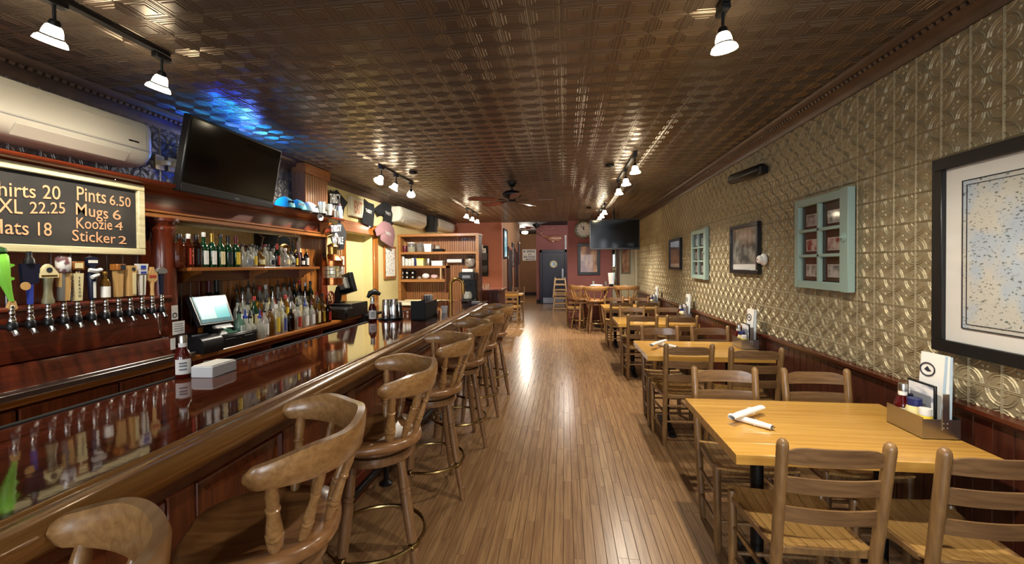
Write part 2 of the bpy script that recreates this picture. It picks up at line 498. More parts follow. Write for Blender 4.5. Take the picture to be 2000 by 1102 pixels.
PM = {l: plank_mesh(l).mesh('plank', 'floor_plank', smooth=False) for l in LENS}
for c, l in near: link_mesh('plank', PM[l], floor, c)
mb = MB(); tones = []
for c, l in far_:
    t = plank_mesh(l); mb.add([(p[0]+c[0], p[1]+c[1], p[2]) for p in t.v], t.f); tones += [rf.random()]*5
fo = mb.build('strip_planks', 'floor_plank_far', floor, smooth=False); fo['kind'] = 'stuff'
fo.data.attributes.new('tone', 'FLOAT', 'FACE').data.foreach_set('value', tones)

# ---- ceiling: pressed tin, six inch cells of nested squares
ceiling = struct('ceiling', MB().box(-3.2, 1.95, -4, 11.78, ZT+.012, ZT+.2), 'tin_ceiling', 'dark bronze pressed tin ceiling with nested square pattern', False)
def ceil_cell():
    mb = MB(); h = S6/2
    rings = [(1., .0030), (.97, .0030), (.925, .0056), (.885, .0056), (.845, .0040), (.805, .0060), (.70, .0060), (.65, .0034), (.61, .0034), (.565, .0056), (.48, .0056), (.42, .0024)]
    P = []; F = []
    for k, z in rings:
        a = h*k; P += [(-a,-a,z),(-a,a,z),(a,a,z),(a,-a,z)]
    for i in range(len(rings)-1):
        for j in range(4):
            q = (j+1) % 4; F.append((i*4+j, i*4+q, i*4+4+q, i*4+4+j))
    n = (len(rings)-1)*4; F.append((n, n+1, n+2, n+3))
    return mb.add(P, F)
def plain_cell():
    h = S6/2
    return MB().add([(-h,-h,.004),(-h,h,.004),(h,h,.004),(h,-h,.004)], [(0,1,2,3)])
CC = ceil_cell()
cells = []
ny = int((11.77+3.9)/S6)
for i in range(32):
    for j in range(ny):
        cells.append(((XR-.03-S6*(i+.5), 11.77-S6*(j+.5), ZT),))
near, far_ = split_pieces(cells)
cm = CC.mesh('tin_panel', 'tin_ceiling', smooth=False)
for c, in near: link_mesh('tin_panel', cm, ceiling, c)
mb = MB()
for c, in far_:
    t = CC if c[1] > 1.2 else plain_cell()
    mb.add([(p[0]+c[0], p[1]+c[1], p[2]+c[2]) for p in t.v], t.f)
mb.build('pressed_tin_panels', 'tin_ceiling', ceiling, smooth=False)['kind'] = 'stuff'

# ---- right wall: pressed tin tiles over dark beadboard
wall_r = struct('wall_right', MB().box(1.856, 1.96, -4, 11.95, 0, 3.2), 'plaster_beige', 'long wall of gold pressed tin tiles above a dark beadboard wainscot', False)
def wall_tile(z0=0., z1=1.):
    """one tile in the local x,z plane facing -y ... built as (along, out, up); cropped between z0 and z1 (fractions)"""
    mb = MB(); s = S6; e = .0
    rows = [(0, .004), (.02, .0075), (.045, .004), (.06, .004)]
    # border bead ring then flat field
    ring = [(0., .001), (.022, .0045), (.045, .001)]
    P = []; F = []
    def frame(k, o): return [(-.5+k, o, z0+k), (.5-k, o, z0+k), (.5-k, o, z1-k), (-.5+k, o, z1-k)]
    for k, o in ring: P += frame(k, o/s)
    for i in range(2):
        for j in range(4):
            q = (j+1) % 4; F.append((i*4+j, i*4+q, i*4+4+q, i*4+4+j))
    F.append((8, 9, 10, 11))
    mb.add([(p[0]*s, p[1]*s, p[2]*s) for p in P], F)
    if z0 == 0 and z1 == 1:
        for cx, cz, a0 in ((-.5, 0, 0), (.5, 0, PI/2), (.5, 1, PI), (-.5, 1, 1.5*PI)):
            for R, wd, hh in ((.475, .028, .0062), (.395, .022, .005), (.19, .035, .005)):
                n = 4 if R > .3 else 3; P = []; F = []
                for i in range(n+1):
                    a = a0 + .1 + (PI/2-.2)*i/n
                    for r, o in ((R-wd, .001), (R, hh), (R+wd, .001)):
                        P.append(((cx+r*math.cos(a))*s, o, (cz+r*math.sin(a))*s))
                for i in range(n):
                    for k in range(2): F.append((i*3+k, i*3+k+1, i*3+4+k, i*3+3+k))
                mb.add(P, F)
        for a in (PI/4, 3*PI/4, 5*PI/4, 7*PI/4):
            c, q = math.cos(a), math.sin(a)
            P = []
            for r, t, o in ((.03, 0, .001), (.10, .045, .001), (.19, 0, .001), (.10, -.045, .001), (.11, 0, .0075)):
                P.append(((r*c - t*q)*s, o, (.5 + r*q + t*c)*s))
            mb.add(P, [(0,1,4), (1,2,4), (2,3,4), (3,0,4)])
    return mb
def turn(mb, side):
    """(along, out, up) to world directions: side +1 faces -X (right wall), -1 faces +X (left wall)"""
    t = MB(); t.f = mb.f if side > 0 else mb.f; t.mi = mb.mi
    t.v = [(-p[1], -p[0], p[2]) if side > 0 else (p[1], p[0], p[2]) for p in mb.v]
    return t
ZJ0, YI0 = EYE+.97368, 2.06755
FULL = wall_tile(); LOW = TOP = FULL
cells = []
for i in range(-14, 61):
    for j in range(-1, 11):
        y = YI0 + S6*(i+.5); z = ZJ0 - S6*(j+1)
        if y > 11.33: continue
        cells.append(((1.853, y, z), 'low' if j == 10 else ('top' if j == -1 else 'full')))
near, far_ = split_pieces(cells)
TM = {k: turn(t, 1) for k, t in (('full', FULL), ('low', LOW), ('top', TOP))}
TME = {k: t.mesh('tin_tile', 'tin_wall', smooth=False) for k, t in TM.items()}
for c, k in near: link_mesh('tin_tile', TME[k], wall_r, c)
mb = MB()
for c, k in far_:
    t = TM[k]; mb.add([(p[0]+c[0], p[1]+c[1], p[2]+c[2]) for p in t.v], t.f)
mb.build('pressed_tin_tiles', 'tin_wall', wall_r, smooth=False)['kind'] = 'stuff'
# beadboard wainscot below
bm_ = MB().box(-.012, 0, -.0445, .0445, 0, .86, .004).mesh('board', 'wainscot_wood', smooth=False)
y = .6
while y < 11.3:
    link_mesh('board', bm_, wall_r, (1.846, y, 0)); y += .09
def rail_profile(x): return [(x, .852), (x-.02, .852), (x-.03, .87), (x-.052, .878), (x-.055, .896), (x, .9)]
struct('trim_1', MB().profile(rail_profile(1.852), 'Y', .5, 11.34), 'rail_wood', 'dark red chair rail capping the beadboard on the tin wall')
struct('baseboard_right', MB().box(1.815, 1.85, .5, 11.34, 0, .12, .006), 'rail_wood', 'dark wooden baseboard under the tin tiled wall')
struct('trim_2', MB().box(1.80, 1.856, 11.34, 11.42, .0, 2.74, .005), 'plaster_beige', 'pale vertical corner strip where the tin wall ends')
def crown(side, x, y0, y1):
    s = -side
    pr = [(x, ZT-.115), (x+s*.012, ZT-.115), (x+s*.018, ZT-.085), (x+s*.045, ZT-.05), (x+s*.085, ZT-.03), (x+s*.10, ZT-.012), (x+s*.105, ZT+.006), (x, ZT+.006)]
    if s < 0: pr = pr[::-1]
    return MB().profile(pr, 'Y', y0, y1)
cr = struct('trim_3', crown(1, XR+.006, .3, 11.76), 'crown_metal', 'dark beaded tin crown moulding above the tin tiled wall')
bd = MB()
y = .4
while y < 11.7:
    bd.obox((XR-.062, y, ZT-.044), (.012,0,.007), (0,.012,0), (-.004,0,.008)); y += .042
bd.build('bead_row', 'crown_metal', cr)['kind'] = 'stuff'

# ---- left wall: tin above the back bar, cream plaster further on, a shallow doorway recess
wl = MB()
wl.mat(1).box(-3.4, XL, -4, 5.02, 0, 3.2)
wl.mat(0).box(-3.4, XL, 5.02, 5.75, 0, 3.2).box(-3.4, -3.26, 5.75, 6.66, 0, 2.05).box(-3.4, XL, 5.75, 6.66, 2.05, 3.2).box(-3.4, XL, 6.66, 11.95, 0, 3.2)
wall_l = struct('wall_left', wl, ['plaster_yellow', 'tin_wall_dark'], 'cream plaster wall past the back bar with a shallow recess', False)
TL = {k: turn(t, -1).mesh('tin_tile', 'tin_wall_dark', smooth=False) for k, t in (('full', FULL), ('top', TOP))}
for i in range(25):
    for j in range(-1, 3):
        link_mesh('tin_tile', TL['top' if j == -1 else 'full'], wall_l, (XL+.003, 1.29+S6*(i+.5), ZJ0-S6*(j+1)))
cr = struct('trim_4', crown(-1, XL-.006, .3, 11.76), 'crown_metal', 'dark beaded tin crown moulding above the back bar wall')
bd = MB(); y = .9
while y < 11.7:
    bd.obox((XL+.062, y, ZT-.044), (.012,0,-.007), (0,.012,0), (.004,0,.008)); y += .042
bd.build('bead_row', 'crown_metal', cr)['kind'] = 'stuff'
t = MB().box(XL-.01, XL+.03, 6.66, 6.80, 0, 2.06, .004).box(XL-.01, XL+.03, 5.62, 5.75, 0, 2.06, .004)
struct('trim_5', t, 'amber_wood', 'brown wooden casing posts on both sides of the cream recess')
struct('trim_6', MB().box(XL-.01, XL+.045, 5.0, 6.86, 2.05, 2.21, .004), 'amber_wood_long', 'brown wooden header beam across the cream recess')

# ---- end of the room: red wall pieces, opening, rear hall
struct('wall_back_left', MB().box(-3.4, -1.73, YE, 11.95, 0, 3.2), 'plaster_red', 'terracotta wall piece left of the hall opening', False)
struct('wall_back_right', MB().box(.085, 1.26, YE, 11.95, 0, 3.2), 'plaster_maroon', 'dark red end wall that carries the clock', False)
struct('wall_back_corner', MB().box(1.26, 1.40, 11.9, 11.98, 0, 3.2).box(1.45, 1.96, YE+.03, 11.98, 0, 3.2), 'plaster_beige', 'beige wall piece in the far right corner', False)
struct('trim_7', MB().box(1.40, 1.455, YE-.02, 11.98, 0, 3.2, .006), 'rail_wood', 'dark vertical post beside the beige corner wall')
struct('trim_8', MB().box(-1.73, .085, YE, 11.95, ZT+.01, 3.3), 'dark_paint', 'dark header above the opening to the rear hall', False)
struct('wall_hall_left', MB().box(-1.88, -1.73, 11.95, 16.45, 0, 3.3).box(-2.6, -1.73, 16.45, 16.55, 0, 3.3).box(-2.6, -2.45, 16.5, 22.1, 0, 3.3), 'plaster_brown', 'brown left wall of the rear hall with doors and pictures', False)
struct('wall_hall_end', MB().box(-2.6, -1.13, 22, 22.15, 0, 3.3), 'plaster_brown', 'brown wall at the very end of the hall with the restroom sign', False)
struct('wall_rear', MB().box(-1.135, 2.75, 17.3, 17.45, 0, 3.3).box(-1.135, -1.0, 17.45, 22.1, 0, 3.3), 'plaster_maroon', 'maroon wall with the dark porthole door and wooden whale', False)
struct('wall_rear_right', MB().box(2.6, 2.75, 11.9, 17.4, 0, 3.3).box(1.9, 2.7, 11.95, 12.05, 0, 3.3), 'plaster_maroon', 'maroon side wall of the rear room', False)
struct('ceiling_rear', MB().box(-2.6, 2.75, 11.95, 22.1, 3.14, 3.25), 'dark_paint', 'dark ceiling of the rear hall', False)
struct('baseboard_back', MB().box(-1.135, -.98, 17.27, 17.3, 0, .16, .005).box(.09, 2.6, 17.27, 17.3, 0, .16, .005).box(-2.45, -1.135, 21.97, 22, 0, .16, .005), 'dark_paint', 'dark baseboard along the rear hall')
# ---- front wall behind the camera with two shop windows
fw = MB()
for x0, x1 in ((-3.2, -2.6), (-.8, 0), (1.8, 1.95)): fw.box(x0, x1, -4.1, -3.9, .7, 2.4)
fw.box(-3.2, 1.95, -4.1, -3.9, 0, .7).box(-3.2, 1.95, -4.1, -3.9, 2.4, 3.2)
struct('wall_front', fw, 'plaster_yellow', 'street front wall with two shop windows', False)
for k, x0 in enumerate((-2.6, 0)):
    wn = thing('window_%d' % (k+1), ['left', 'right'][k] + ' street front window with dark wooden frame', None, (x0+.9, -4, .7), kind='structure')
    f = MB().box(x0, x0+.07, -4.05, -3.95, .7, 2.4).box(x0+1.73, x0+1.8, -4.05, -3.95, .7, 2.4).box(x0, x0+1.8, -4.05, -3.95, .7, .77).box(x0, x0+1.8, -4.05, -3.95, 2.33, 2.4)
    f.build('window_frame', 'rail_wood', wn, world=True)
    MB().box(x0+.07, x0+1.73, -4.005, -3.995, .77, 2.33).build('pane', 'pane_glass', wn, world=True)

# ---- porthole door in the rear wall, and two doors along the hall
d1 = thing('door_1', 'dark navy swing door with brass porthole and kick plate', None, (-.45, 17.25, 0), kind='structure')
MB().box(-.89, 0, 17.23, 17.27, .01, 2.05, .005).build('door_leaf', 'door_navy', d1, world=True)
MB().box(-.99, -.89, 17.2, 17.31, 0, 2.15, .006).box(0, .09, 17.2, 17.31, 0, 2.15, .006).box(-.99, .09, 17.2, 17.31, 2.05, 2.15, .006).build('door_frame', 'door_navy', d1, world=True)
MB().tube([(-.445+.115*math.cos(a), 17.22, 1.58+.115*math.sin(a)) for a in [2*PI*i/24 for i in range(24)]], .032, 8, True).build('porthole_ring', 'cream', d1, world=True)
MB().lathe([(.1, 0), (.1, .01)], (-.445, 17.225, 1.58), 20, (0,-1,0)).build('porthole_pane', 'screen_off', d1, world=True)
MB().box(-.87, -.02, 17.22, 17.235, .02, .24, .002).build('kick_plate', 'kick_plate', d1, world=True)
MB().box(-.12, -.045, 17.215, 17.232, 1.0, 1.4, .003).build('push_plate', 'kick_plate', d1, world=True)
for k, (y0, y1) in enumerate(((12.95, 13.8), (14.75, 15.6))):
    dd = thing('door_%d' % (k+2), ['nearer', 'farther'][k] + ' dark panelled door in the left hall wall', None, (-1.72, (y0+y1)/2, 0), kind='structure')
    MB().box(-1.74, -1.7, y0, y1, .01, 2.03, .004).build('door_leaf', 'dark_paint', dd, world=True)
    MB().box(-1.74, -1.685, y0-.09, y0, 0, 2.12, .004).box(-1.74, -1.685, y1, y1+.09, 0, 2.12, .004).box(-1.74, -1.685, y0-.09, y1+.09, 2.03, 2.12, .004).build('door_frame', 'rail_wood', dd, world=True)
    MB().lathe([(.012, 0), (.012, .03), (.028, .04), (.028, .07), (.012, .08)], (-1.7, y0+.08, 1.0), 10, (1,0,0)).build('door_handle', 'brass', dd, world=True)

# ================================================================== BAR
BZ = 1.015                                  # height of the bar top
bar = thing('bar_counter', 'long varnished dark wood bar with rounded golden arm rail', 'bar counter', (-1.5, 2.6, 0))
MB().box(-1.87, -1.158, -1.2, 6.41, BZ-.04, BZ, .004).build('countertop', 'bar_top_wood', bar, world=True)
MB().box(-1.895, -1.868, -1.2, 6.41, BZ-.07, BZ+.006, .004).build('back_edge', 'black_matte', bar, world=True)
pr = [(-1.05,1.03),(-.985,1.010),(-.965,1.016),(-.952,1.03),(-.947,1.045),(-.95,1.06),(-.96,1.071),(-.975,1.079),(-.992,1.082),(-1.01,1.081),(-1.024,1.077),(-1.03,1.0795),(-1.036,1.085),(-1.043,1.084),(-1.047,1.077),(-1.05,1.06)]
pr = [(-1.155+(x_+1.036)*1.1, BZ+(z_-1.07)*1.1) for x_, z_ in pr]
MB().profile(pr, 'Y', -1.2, 5.90).build('arm_rail', 'bar_rail_wood', bar, world=True, angle=1.2)
XB = -1.40                                  # face of the bar front
MB().box(-1.85, XB, -1.2, 6.35, .0, BZ-.04).build('carcass', 'bar_front_wood', bar, world=True)
MB().box(XB, -1.16, -1.2, 5.90, BZ-.08, BZ-.04, .006).build('overhang', 'mahogany', bar, world=True)
c_ = BZ-.08
MB().profile([(XB,c_),(XB,c_-.105),(XB+.013,c_-.105),(XB+.025,c_-.085),(XB+.04,c_-.055),(XB+.075,c_-.035),(XB+.085,c_)], 'Y', -1.2, 6.35).build('cove_moulding', 'mahogany', bar, world=True)
MB().box(XB, XB+.03, -1.2, 6.35, 0, .16, .006).build('skirting', 'mahogany', bar, world=True)
MB().box(XB, XB+.025, -1.2, 6.35, .16, .27, .004).build('lower_rail', 'bar_frame_wood', bar, world=True)
MB().box(XB, XB+.025, -1.2, 6.35, .75, .83, .004).build('upper_rail', 'bar_frame_wood', bar, world=True)
MOD = .62
for k in range(12):
    y0 = -1.1 + MOD*k
    MB().box(XB, XB+.025, y0-.055, y0+.055, .27, .75, .004).build('stile', 'bar_front_wood', bar, world=True)
    y1, y2 = y0+.055, y0+MOD-.055
    def rg(a, x): return [(x, y1+a, .27+a), (x, y2-a, .27+a), (x, y2-a, .75-a), (x, y1+a, .75-a)]
    P = rg(0,XB+.005)+rg(.012,XB+.023)+rg(.02,XB+.005)+rg(.03,XB+.003)+rg(.075,XB+.019)
    F = [(i*4+j, i*4+(j+1)%4, i*4+4+(j+1)%4, i*4+4+j) for i in range(4) for j in range(4)] + [(16,17,18,19)]
    MB().add(P, F).build('raised_panel', 'bar_front_wood', bar, world=True, smooth=False)
MB().tube([(-1.27, -1.2, .17), (-1.27, 6.2, .17)], .022, 12).build('foot_rail', 'black_plastic', bar, world=True)
for y in (.35, 1.62, 2.9, 4.2, 5.5):
    MB().lathe([(.045, 0), (.045, .012), (.02, .03), (.018, .14), (.026, .15), (.026, .175)], (-1.27, y, 0), 12).build('foot_rail_post', 'black_plastic', bar, world=True)

# ================================================================== SWIVEL STOOLS
def make_stool():
    t = thing('swivel_stool', '', 'bar stool')
    # saddle seat
    def sr(a):
        c, s = math.cos(a), math.sin(a)
        r = 1/((abs(c)/.225)**2.6 + (abs(s)/.225)**2.6)**(1/2.6)
        if c < -.3: r *= 1 - .05*math.exp(-(s/.25)**2)
        return r
    n = 36; P = []; F = []
    levels = [(.86, .700), (.965, .707), (1., .722), (.985, .740), (.93, .752), (.72, .742), (.4, .734), (.0, .735)]
    for k, z in levels[:-1]:
        for i in range(n):
            a = 2*PI*i/n; r = sr(a)*k
            x, y = r*math.cos(a)-.005, r*math.sin(a)
            dz = .012*max(0, -math.cos(a))*math.cos(2*a)*k if z > .71 else 0
            P.append((x, y, z + dz))
    for k in range(len(levels)-2):
        for i in range(n):
            j = (i+1) % n; F.append((k*n+i, k*n+j, (k+1)*n+j, (k+1)*n+i))
    F.append(tuple(range(n-1,-1,-1))); P.append((0,0,.733)); c = len(P)-1; b = (len(levels)-2)*n
    for i in range(n): F.append((b+i, b+(i+1)%n, c))
    MB().add(P, F).build('seat', 'stool_seat_wood', t, angle=1.)
    MB().lathe([(.10,.672),(.165,.672),(.172,.68),(.172,.694),(.165,.70),(.05,.70)], n=28).build('swivel_plate', 'stool_leg_wood', t)
    MB().lathe([(.15,.628),(.178,.63),(.182,.645),(.178,.668),(.12,.67)], n=28).build('apron_ring', 'stool_leg_wood', t)
    lp = [(0,.016),(.06,.017),(.1,.019),(.13,.0205),(.135,.017),(.145,.017),(.15,.021),(.22,.0215),(.3,.023),(.33,.0235),(.335,.0195),(.345,.0195),(.35,.0235),(.365,.0235),(.37,.0195),(.38,.0195),(.385,.024),(.55,.0265),(.72,.0245),(.725,.0205),(.735,.0205),(.74,.0245),(.755,.0245),(.76,.0205),(.77,.0205),(.775,.024),(.9,.020),(1,.018)]
    for sx in (-1, 1):
        for sy in (-1, 1):
            MB().spindle((sx*.185, sy*.185, 0), (sx*.105, sy*.105, .645), lp, 10).build('leg', 'stool_leg_wood', t)
    R = .232
    ring = MB().tube([(R*math.cos(a), R*math.sin(a), .235) for a in [2*PI*i/40 for i in range(40)]], .0095, 8, True)
    ro = ring.build('foot_ring', 'bronze_ring', t)
    for q in range(4):
        a = PI/4 + q*PI/2
        MB().obox((R*math.cos(a), R*math.sin(a), .235), (.014*math.cos(a), .014*math.sin(a), 0), (-.03*math.sin(a), .03*math.cos(a), 0), (0,0,.0115), .004).build('ring_bracket', 'bronze_ring', ro)
    # curved back band
    A = math.radians(94); n = 56
    def band(u):
        f = (u*2-1)*A; q = abs(u*2-1)
        cx, cy = .02 + .25*math.cos(f), .275*math.sin(f)
        top = 1.040 + .026*(1-q**2) + .006*math.cos(f*6)
        bot = .978 - .022*(1-q**1.6)
        return f, cx, cy, bot, top
    P = []; F = []; m = 10
    for i in range(n+1):
        u = i/n; f, cx, cy, b, tp = band(u)
        e = min(1., math.sqrt(max(0, 1-(abs(u*2-1)-.93)**2/.07**2))) if abs(u*2-1) > .93 else 1.
        mid = (b+tp)/2; b = mid-(mid-b)*max(e, .45); tp = mid+(tp-mid)*max(e, .45)
        d = Vector((math.cos(f), math.sin(f), 0)); th = .018*max(e, .55)
        h = tp-b; k = min(.011, h*.25)
        sec = [(-th+.005,b),(th-.005,b),(th,b+k),(th+.003,(b+tp)/2),(th,tp-k),(th-.006,tp),(-th+.006,tp),(-th,tp-k),(-th-.003,(b+tp)/2),(-th,b+k)]
        for o, z in sec:
            lean = (z-.95)*.14
            P.append((cx+d.x*(o+lean), cy+d.y*(o+lean), z))
    for i in range(n):
        for k in range(m):
            l = (k+1) % m; F.append((i*m+k, (i+1)*m+k, (i+1)*m+l, i*m+l))
    F += [tuple(range(m)), tuple(range((n+1)*m-1, n*m-1, -1))]
    MB().add(P, F).build('backrest', 'stool_wood', t, angle=.9)
    sp = [(0,.010),(.06,.013),(.12,.015),(.2,.017),(.24,.0175),(.245,.013),(.265,.013),(.27,.018),(.30,.018),(.305,.0135),(.325,.0135),(.33,.017),(.55,.0125),(.62,.0115),(.63,.0145),(.66,.0145),(.67,.0115),(.85,.0135),(1,.010)]
    for ang, kk in ((-80, 1.35), (80, 1.35), (-50, 1), (50, 1), (-19, 1), (19, 1)):
        f = math.radians(ang); u = (f/A+1)/2; _, cx, cy, b, tp = band(u)
        fb = f*(.93 if kk > 1 else 1.05); base = Vector((.005+.185*math.cos(fb), .185*math.sin(fb), .738))
        MB().spindle(base, (cx+math.cos(f)*.006, cy+math.sin(f)*.006, b+.012), [(tt, r*kk) for tt, r in sp], 10).build('spindle', 'stool_wood', t)
    return t
stool = make_stool()
SL = ['wooden swivel stool nearest the camera, only its curved back showing', 'wooden swivel stool with broad seat, second along the bar', 'wooden swivel stool with brass foot ring, third along the bar', 'wooden swivel stool, fourth along the bar', 'wooden swivel stool, fifth along the bar', 'wooden swivel stool, sixth along the bar', 'wooden swivel stool at the far end of the bar']
for i, (x, y, a) in enumerate(((-.95, .50, 24), (-.945, 1.25, 26), (-.93, 2.01, 26), (-.925, 2.84, 26), (-.925, 3.655, 27), (-.93, 4.39, 26), (-.925, 5.15, 28))):
    place(stool, i == 0, (x, y, 0), math.radians(a), SL[i], 'swivel stools along the bar')
for x, y, a, lb in ((.70, 9.95, -82, 'wooden swivel stool in front of the tall round table'), (.40, 10.45, -150, 'wooden swivel stool left of the tall round table'), (1.45, 10.35, -110, 'wooden swivel stool right of the tall round table')):
    place(stool, False, (x, y, 0), math.radians(a), lb, 'swivel stools at the tall round table')

# ================================================================== LADDER-BACK CHAIRS
def make_chair():
    t = thing('ladder_back_chair', '', 'chair')
    for sx in (-1, 1):
        p0, p1 = Vector((sx*.168, -.16, 0)), Vector((sx*.182, -.285, .90))
        MB().spindle(p0, p1, [(0,.013),(.02,.018),(.1,.0205),(.97,.0215),(.985,.019),(.997,.011),(1,.004)], 12).build('post', 'chair_wood', t)
        MB().spindle((sx*.19, .165, 0), (sx*.196, .168, .47), [(0,.012),(.03,.017),(.12,.020),(.96,.0205),(1,.015)], 12).build('leg', 'chair_wood', t)
    def postx(z): return .168 + .014*z/.9
    def posty(z): return -.16 - .125*z/.9
    def slat(z0, z1, ears):
        mb = MB(); n = 10; P = []; F = []
        for i in range(n+1):
            u = i/n*2-1
            bow = -.022*(1-u*u)
            tp = z1
            if ears: tp = z1 - .022*max(0, (abs(u)-.72)/.28)**1.
            for z, o in ((z0, -.005), (z0, .005), (tp, .005), (tp, -.005)):
                P.append((u*(postx(z)-.008), posty(z)+bow+o, z))
        for i in range(n):
            for k in range(4): l = (k+1) % 4; F.append((i*4+k, (i+1)*4+k, (i+1)*4+l, i*4+l))
        F += [(0,1,2,3), (n*4+3, n*4+2, n*4+1, n*4)]
        mb.add(P, F).build('back_slat', 'chair_slat_wood', t)
    slat(.803, .872, True); slat(.69, .752, False); slat(.572, .632, False)
    # slatted dished seat on a thin frame
    def seat_z(y, x): return .462 - .02*math.cos((y+.02)/.2*PI/2) - .012*(1-(x/.2)**2) + (.012 if y > .17 else 0)
    fr = MB()
    for sx in (-1, 1): fr.obox((sx*.184, 0, .435), (.009,0,0), (sx*.011,.17,0), (0,0,.014), .003)
    fr.obox((0,.17,.437), (.19,0,0), (0,.009,0), (0,0,.014), .003).obox((0,-.2,.435), (.17,0,0), (0,.009,0), (0,0,.014), .003)
    so = fr.build('seat', 'chair_wood', t)
    ns = 8
    for k in range(ns):
        P = []; F = []; m = 8
        for i in range(m+1):
            y = -.205 + .405*i/m
            hw = .178 + .026*(y+.2)/.4
            x0, x1 = -hw + 2*hw*k/ns + .0012, -hw + 2*hw*(k+1)/ns - .0012
            for x, dz in ((x0, -.012), (x1, -.012), (x1, 0), (x0, 0)):
                P.append((x, y, seat_z(y, x)+dz))
        for i in range(m):
            for q in range(4): l = (q+1) % 4; F.append((i*4+q, i*4+l, (i+1)*4+l, (i+1)*4+q))
        F += [(3,2,1,0), (m*4, m*4+1, m*4+2, m*4+3)]
        MB().add(P, F).build('seat_slat', 'chair_seat_wood', so)
    rg = [(0,.008),(.5,.0115),(1,.008)]
    for sx in (-1, 1):
        for z in (.14, .29):
            MB().spindle((sx*.172, posty(z), z), (sx*.192, .166, z+.01), rg, 8).build('stretcher', 'chair_wood', t)
    for z in (.17, .31): MB().spindle((-.19, .166, z), (.19, .166, z), rg, 8).build('stretcher', 'chair_wood', t)
    MB().spindle((-postx(.36), posty(.36), .36), (postx(.36), posty(.36), .36), rg, 8).build('stretcher', 'chair_wood', t)
    MB().spindle((-postx(.22), posty(.22), .22), (postx(.22), posty(.22), .22), rg, 8).build('stretcher', 'chair_wood', t)
    return t
chair = make_chair()
TN = ['nearest table', 'second table', 'third table', 'fourth table']
CH = [  # table, centre x, y of the post tops, facing +1 away from the camera / -1 towards it
 (0,.98,1.69,1,0),(0,1.5,1.665,1,0),(0,.995,2.845,-1,0),(0,1.535,2.85,-1,1),
 (1,1.0,3.645,1,1),(1,1.49,3.53,1,-3),(1,.99,4.685,-1,0),(1,1.52,4.72,-1,2),
 (2,1.0,5.73,1,0),(2,1.49,5.67,1,-2),(2,1.045,6.93,-1,0),(2,1.58,6.91,-1,-2),
 (3,.98,7.74,1,2),(3,1.455,7.75,1,0),(3,.99,8.92,-1,0),(3,1.49,8.925,-1,0)]
for i, (tb, x, yt, f, dr) in enumerate(CH):
    lb = 'ladder-back wooden chair on the %s side of the %s, %s' % ('near' if f > 0 else 'far', TN[tb], 'by the aisle' if x < 1.2 else 'by the wall')
    place(chair, i == 0, (x, yt+.285*f, 0), (0 if f > 0 else PI)+math.radians(dr), lb, 'ladder-back chairs at the wall tables')
place(chair, False, (-1.40, 11.35, 0), 0, 'ladder-back wooden chair at the small table in the hall opening', 'ladder-back chairs further back')
place(chair, False, (-1.42, 12.75, 0), PI, 'ladder-back wooden chair on the far side of the hall table', 'ladder-back chairs further back')
place(chair, False, (.24, 11.1, 0), math.radians(-4), 'ladder-back wooden chair below the clock, facing the end wall', 'ladder-back chairs further back')

# ================================================================== TABLES
def make_table(name, w, d, h, label, top='table_wood'):
    t = thing(name, label, 'table')
    tt = MB().box(-w/2+.002, w/2-.002, -d/2+.002, d/2-.002, h-.040, h-.012).build('tabletop', top, t)
    nb_ = 6
    for k in range(nb_):
        ya, yb_ = -d/2 + d*k/nb_, -d/2 + d*(k+1)/nb_
        MB().box(-w/2, w/2, ya+.0003, yb_-.0003, h-.042, h, .0012).build('board', top, tt)
    for sx in (-1, 1):
        x = sx*w*.27
        MB().lathe([(.05,.05),(.035,.07),(.03,.1),(.03,h-.09),(.05,h-.07),(.05,h-.06)], (x,0,0), 14).build('column', 'dark_iron', t)
        MB().obox((x,0,h-.052), (.02,0,0), (0,d*.36,0), (0,0,.01), .003).build('bracket', 'dark_iron', t)
        MB().prism([(-d*.36,0),(d*.36,0),(d*.36,.02),(.06,.055),(-.06,.055),(-d*.36,.02)], (x-.03,0,0), (0,1,0), (0,0,1), (.06,0,0)).build('foot', 'dark_iron', t)
    return t
TB = [(1.232, 1.885, 2.65), (1.235, 3.845, 4.60), (1.235, 5.88, 6.66), (1.235, 8.0, 8.78)]
tab = make_table('dining_table', 1.05, .765, .75, '')
for i, (x, y0, y1) in enumerate(TB):
    place(tab, i == 0, (x, (y0+y1)/2, 0), 0, ['honey coloured wooden table nearest the camera, against the tin wall', 'honey coloured wooden table second along the tin wall', 'honey coloured wooden table third along the tin wall', 'honey coloured wooden table farthest along the tin wall'][i], 'honey coloured tables along the tin wall')
place(make_table('small_table', .5, .6, .75, ''), True, (-1.42, 12.05, 0), 0, 'small wooden table in the hall opening beside the terracotta wall')
place(make_table('dark_table', .5, .5, .75, '', 'pub_wood'), True, (.36, 11.45, 0), 0, 'small dark table against the clock wall')
pt = thing('pub_table', 'tall round brown pub table in the far right corner', 'table', (1.0, 10.85, 0))
MB().lathe([(0,.975),(.5,.975),(.515,.985),(.515,1.0),(.505,1.01),(0,1.01)], n=36).build('tabletop', 'pub_wood', pt)
MB().lathe([(.05,.05),(.038,.08),(.034,.12),(.034,.9),(.09,.95),(.1,.975)], n=16).build('column', 'dark_iron', pt)
MB().lathe([(.28,0),(.28,.015),(.1,.04),(.05,.06)], n=28).build('foot', 'dark_iron', pt)

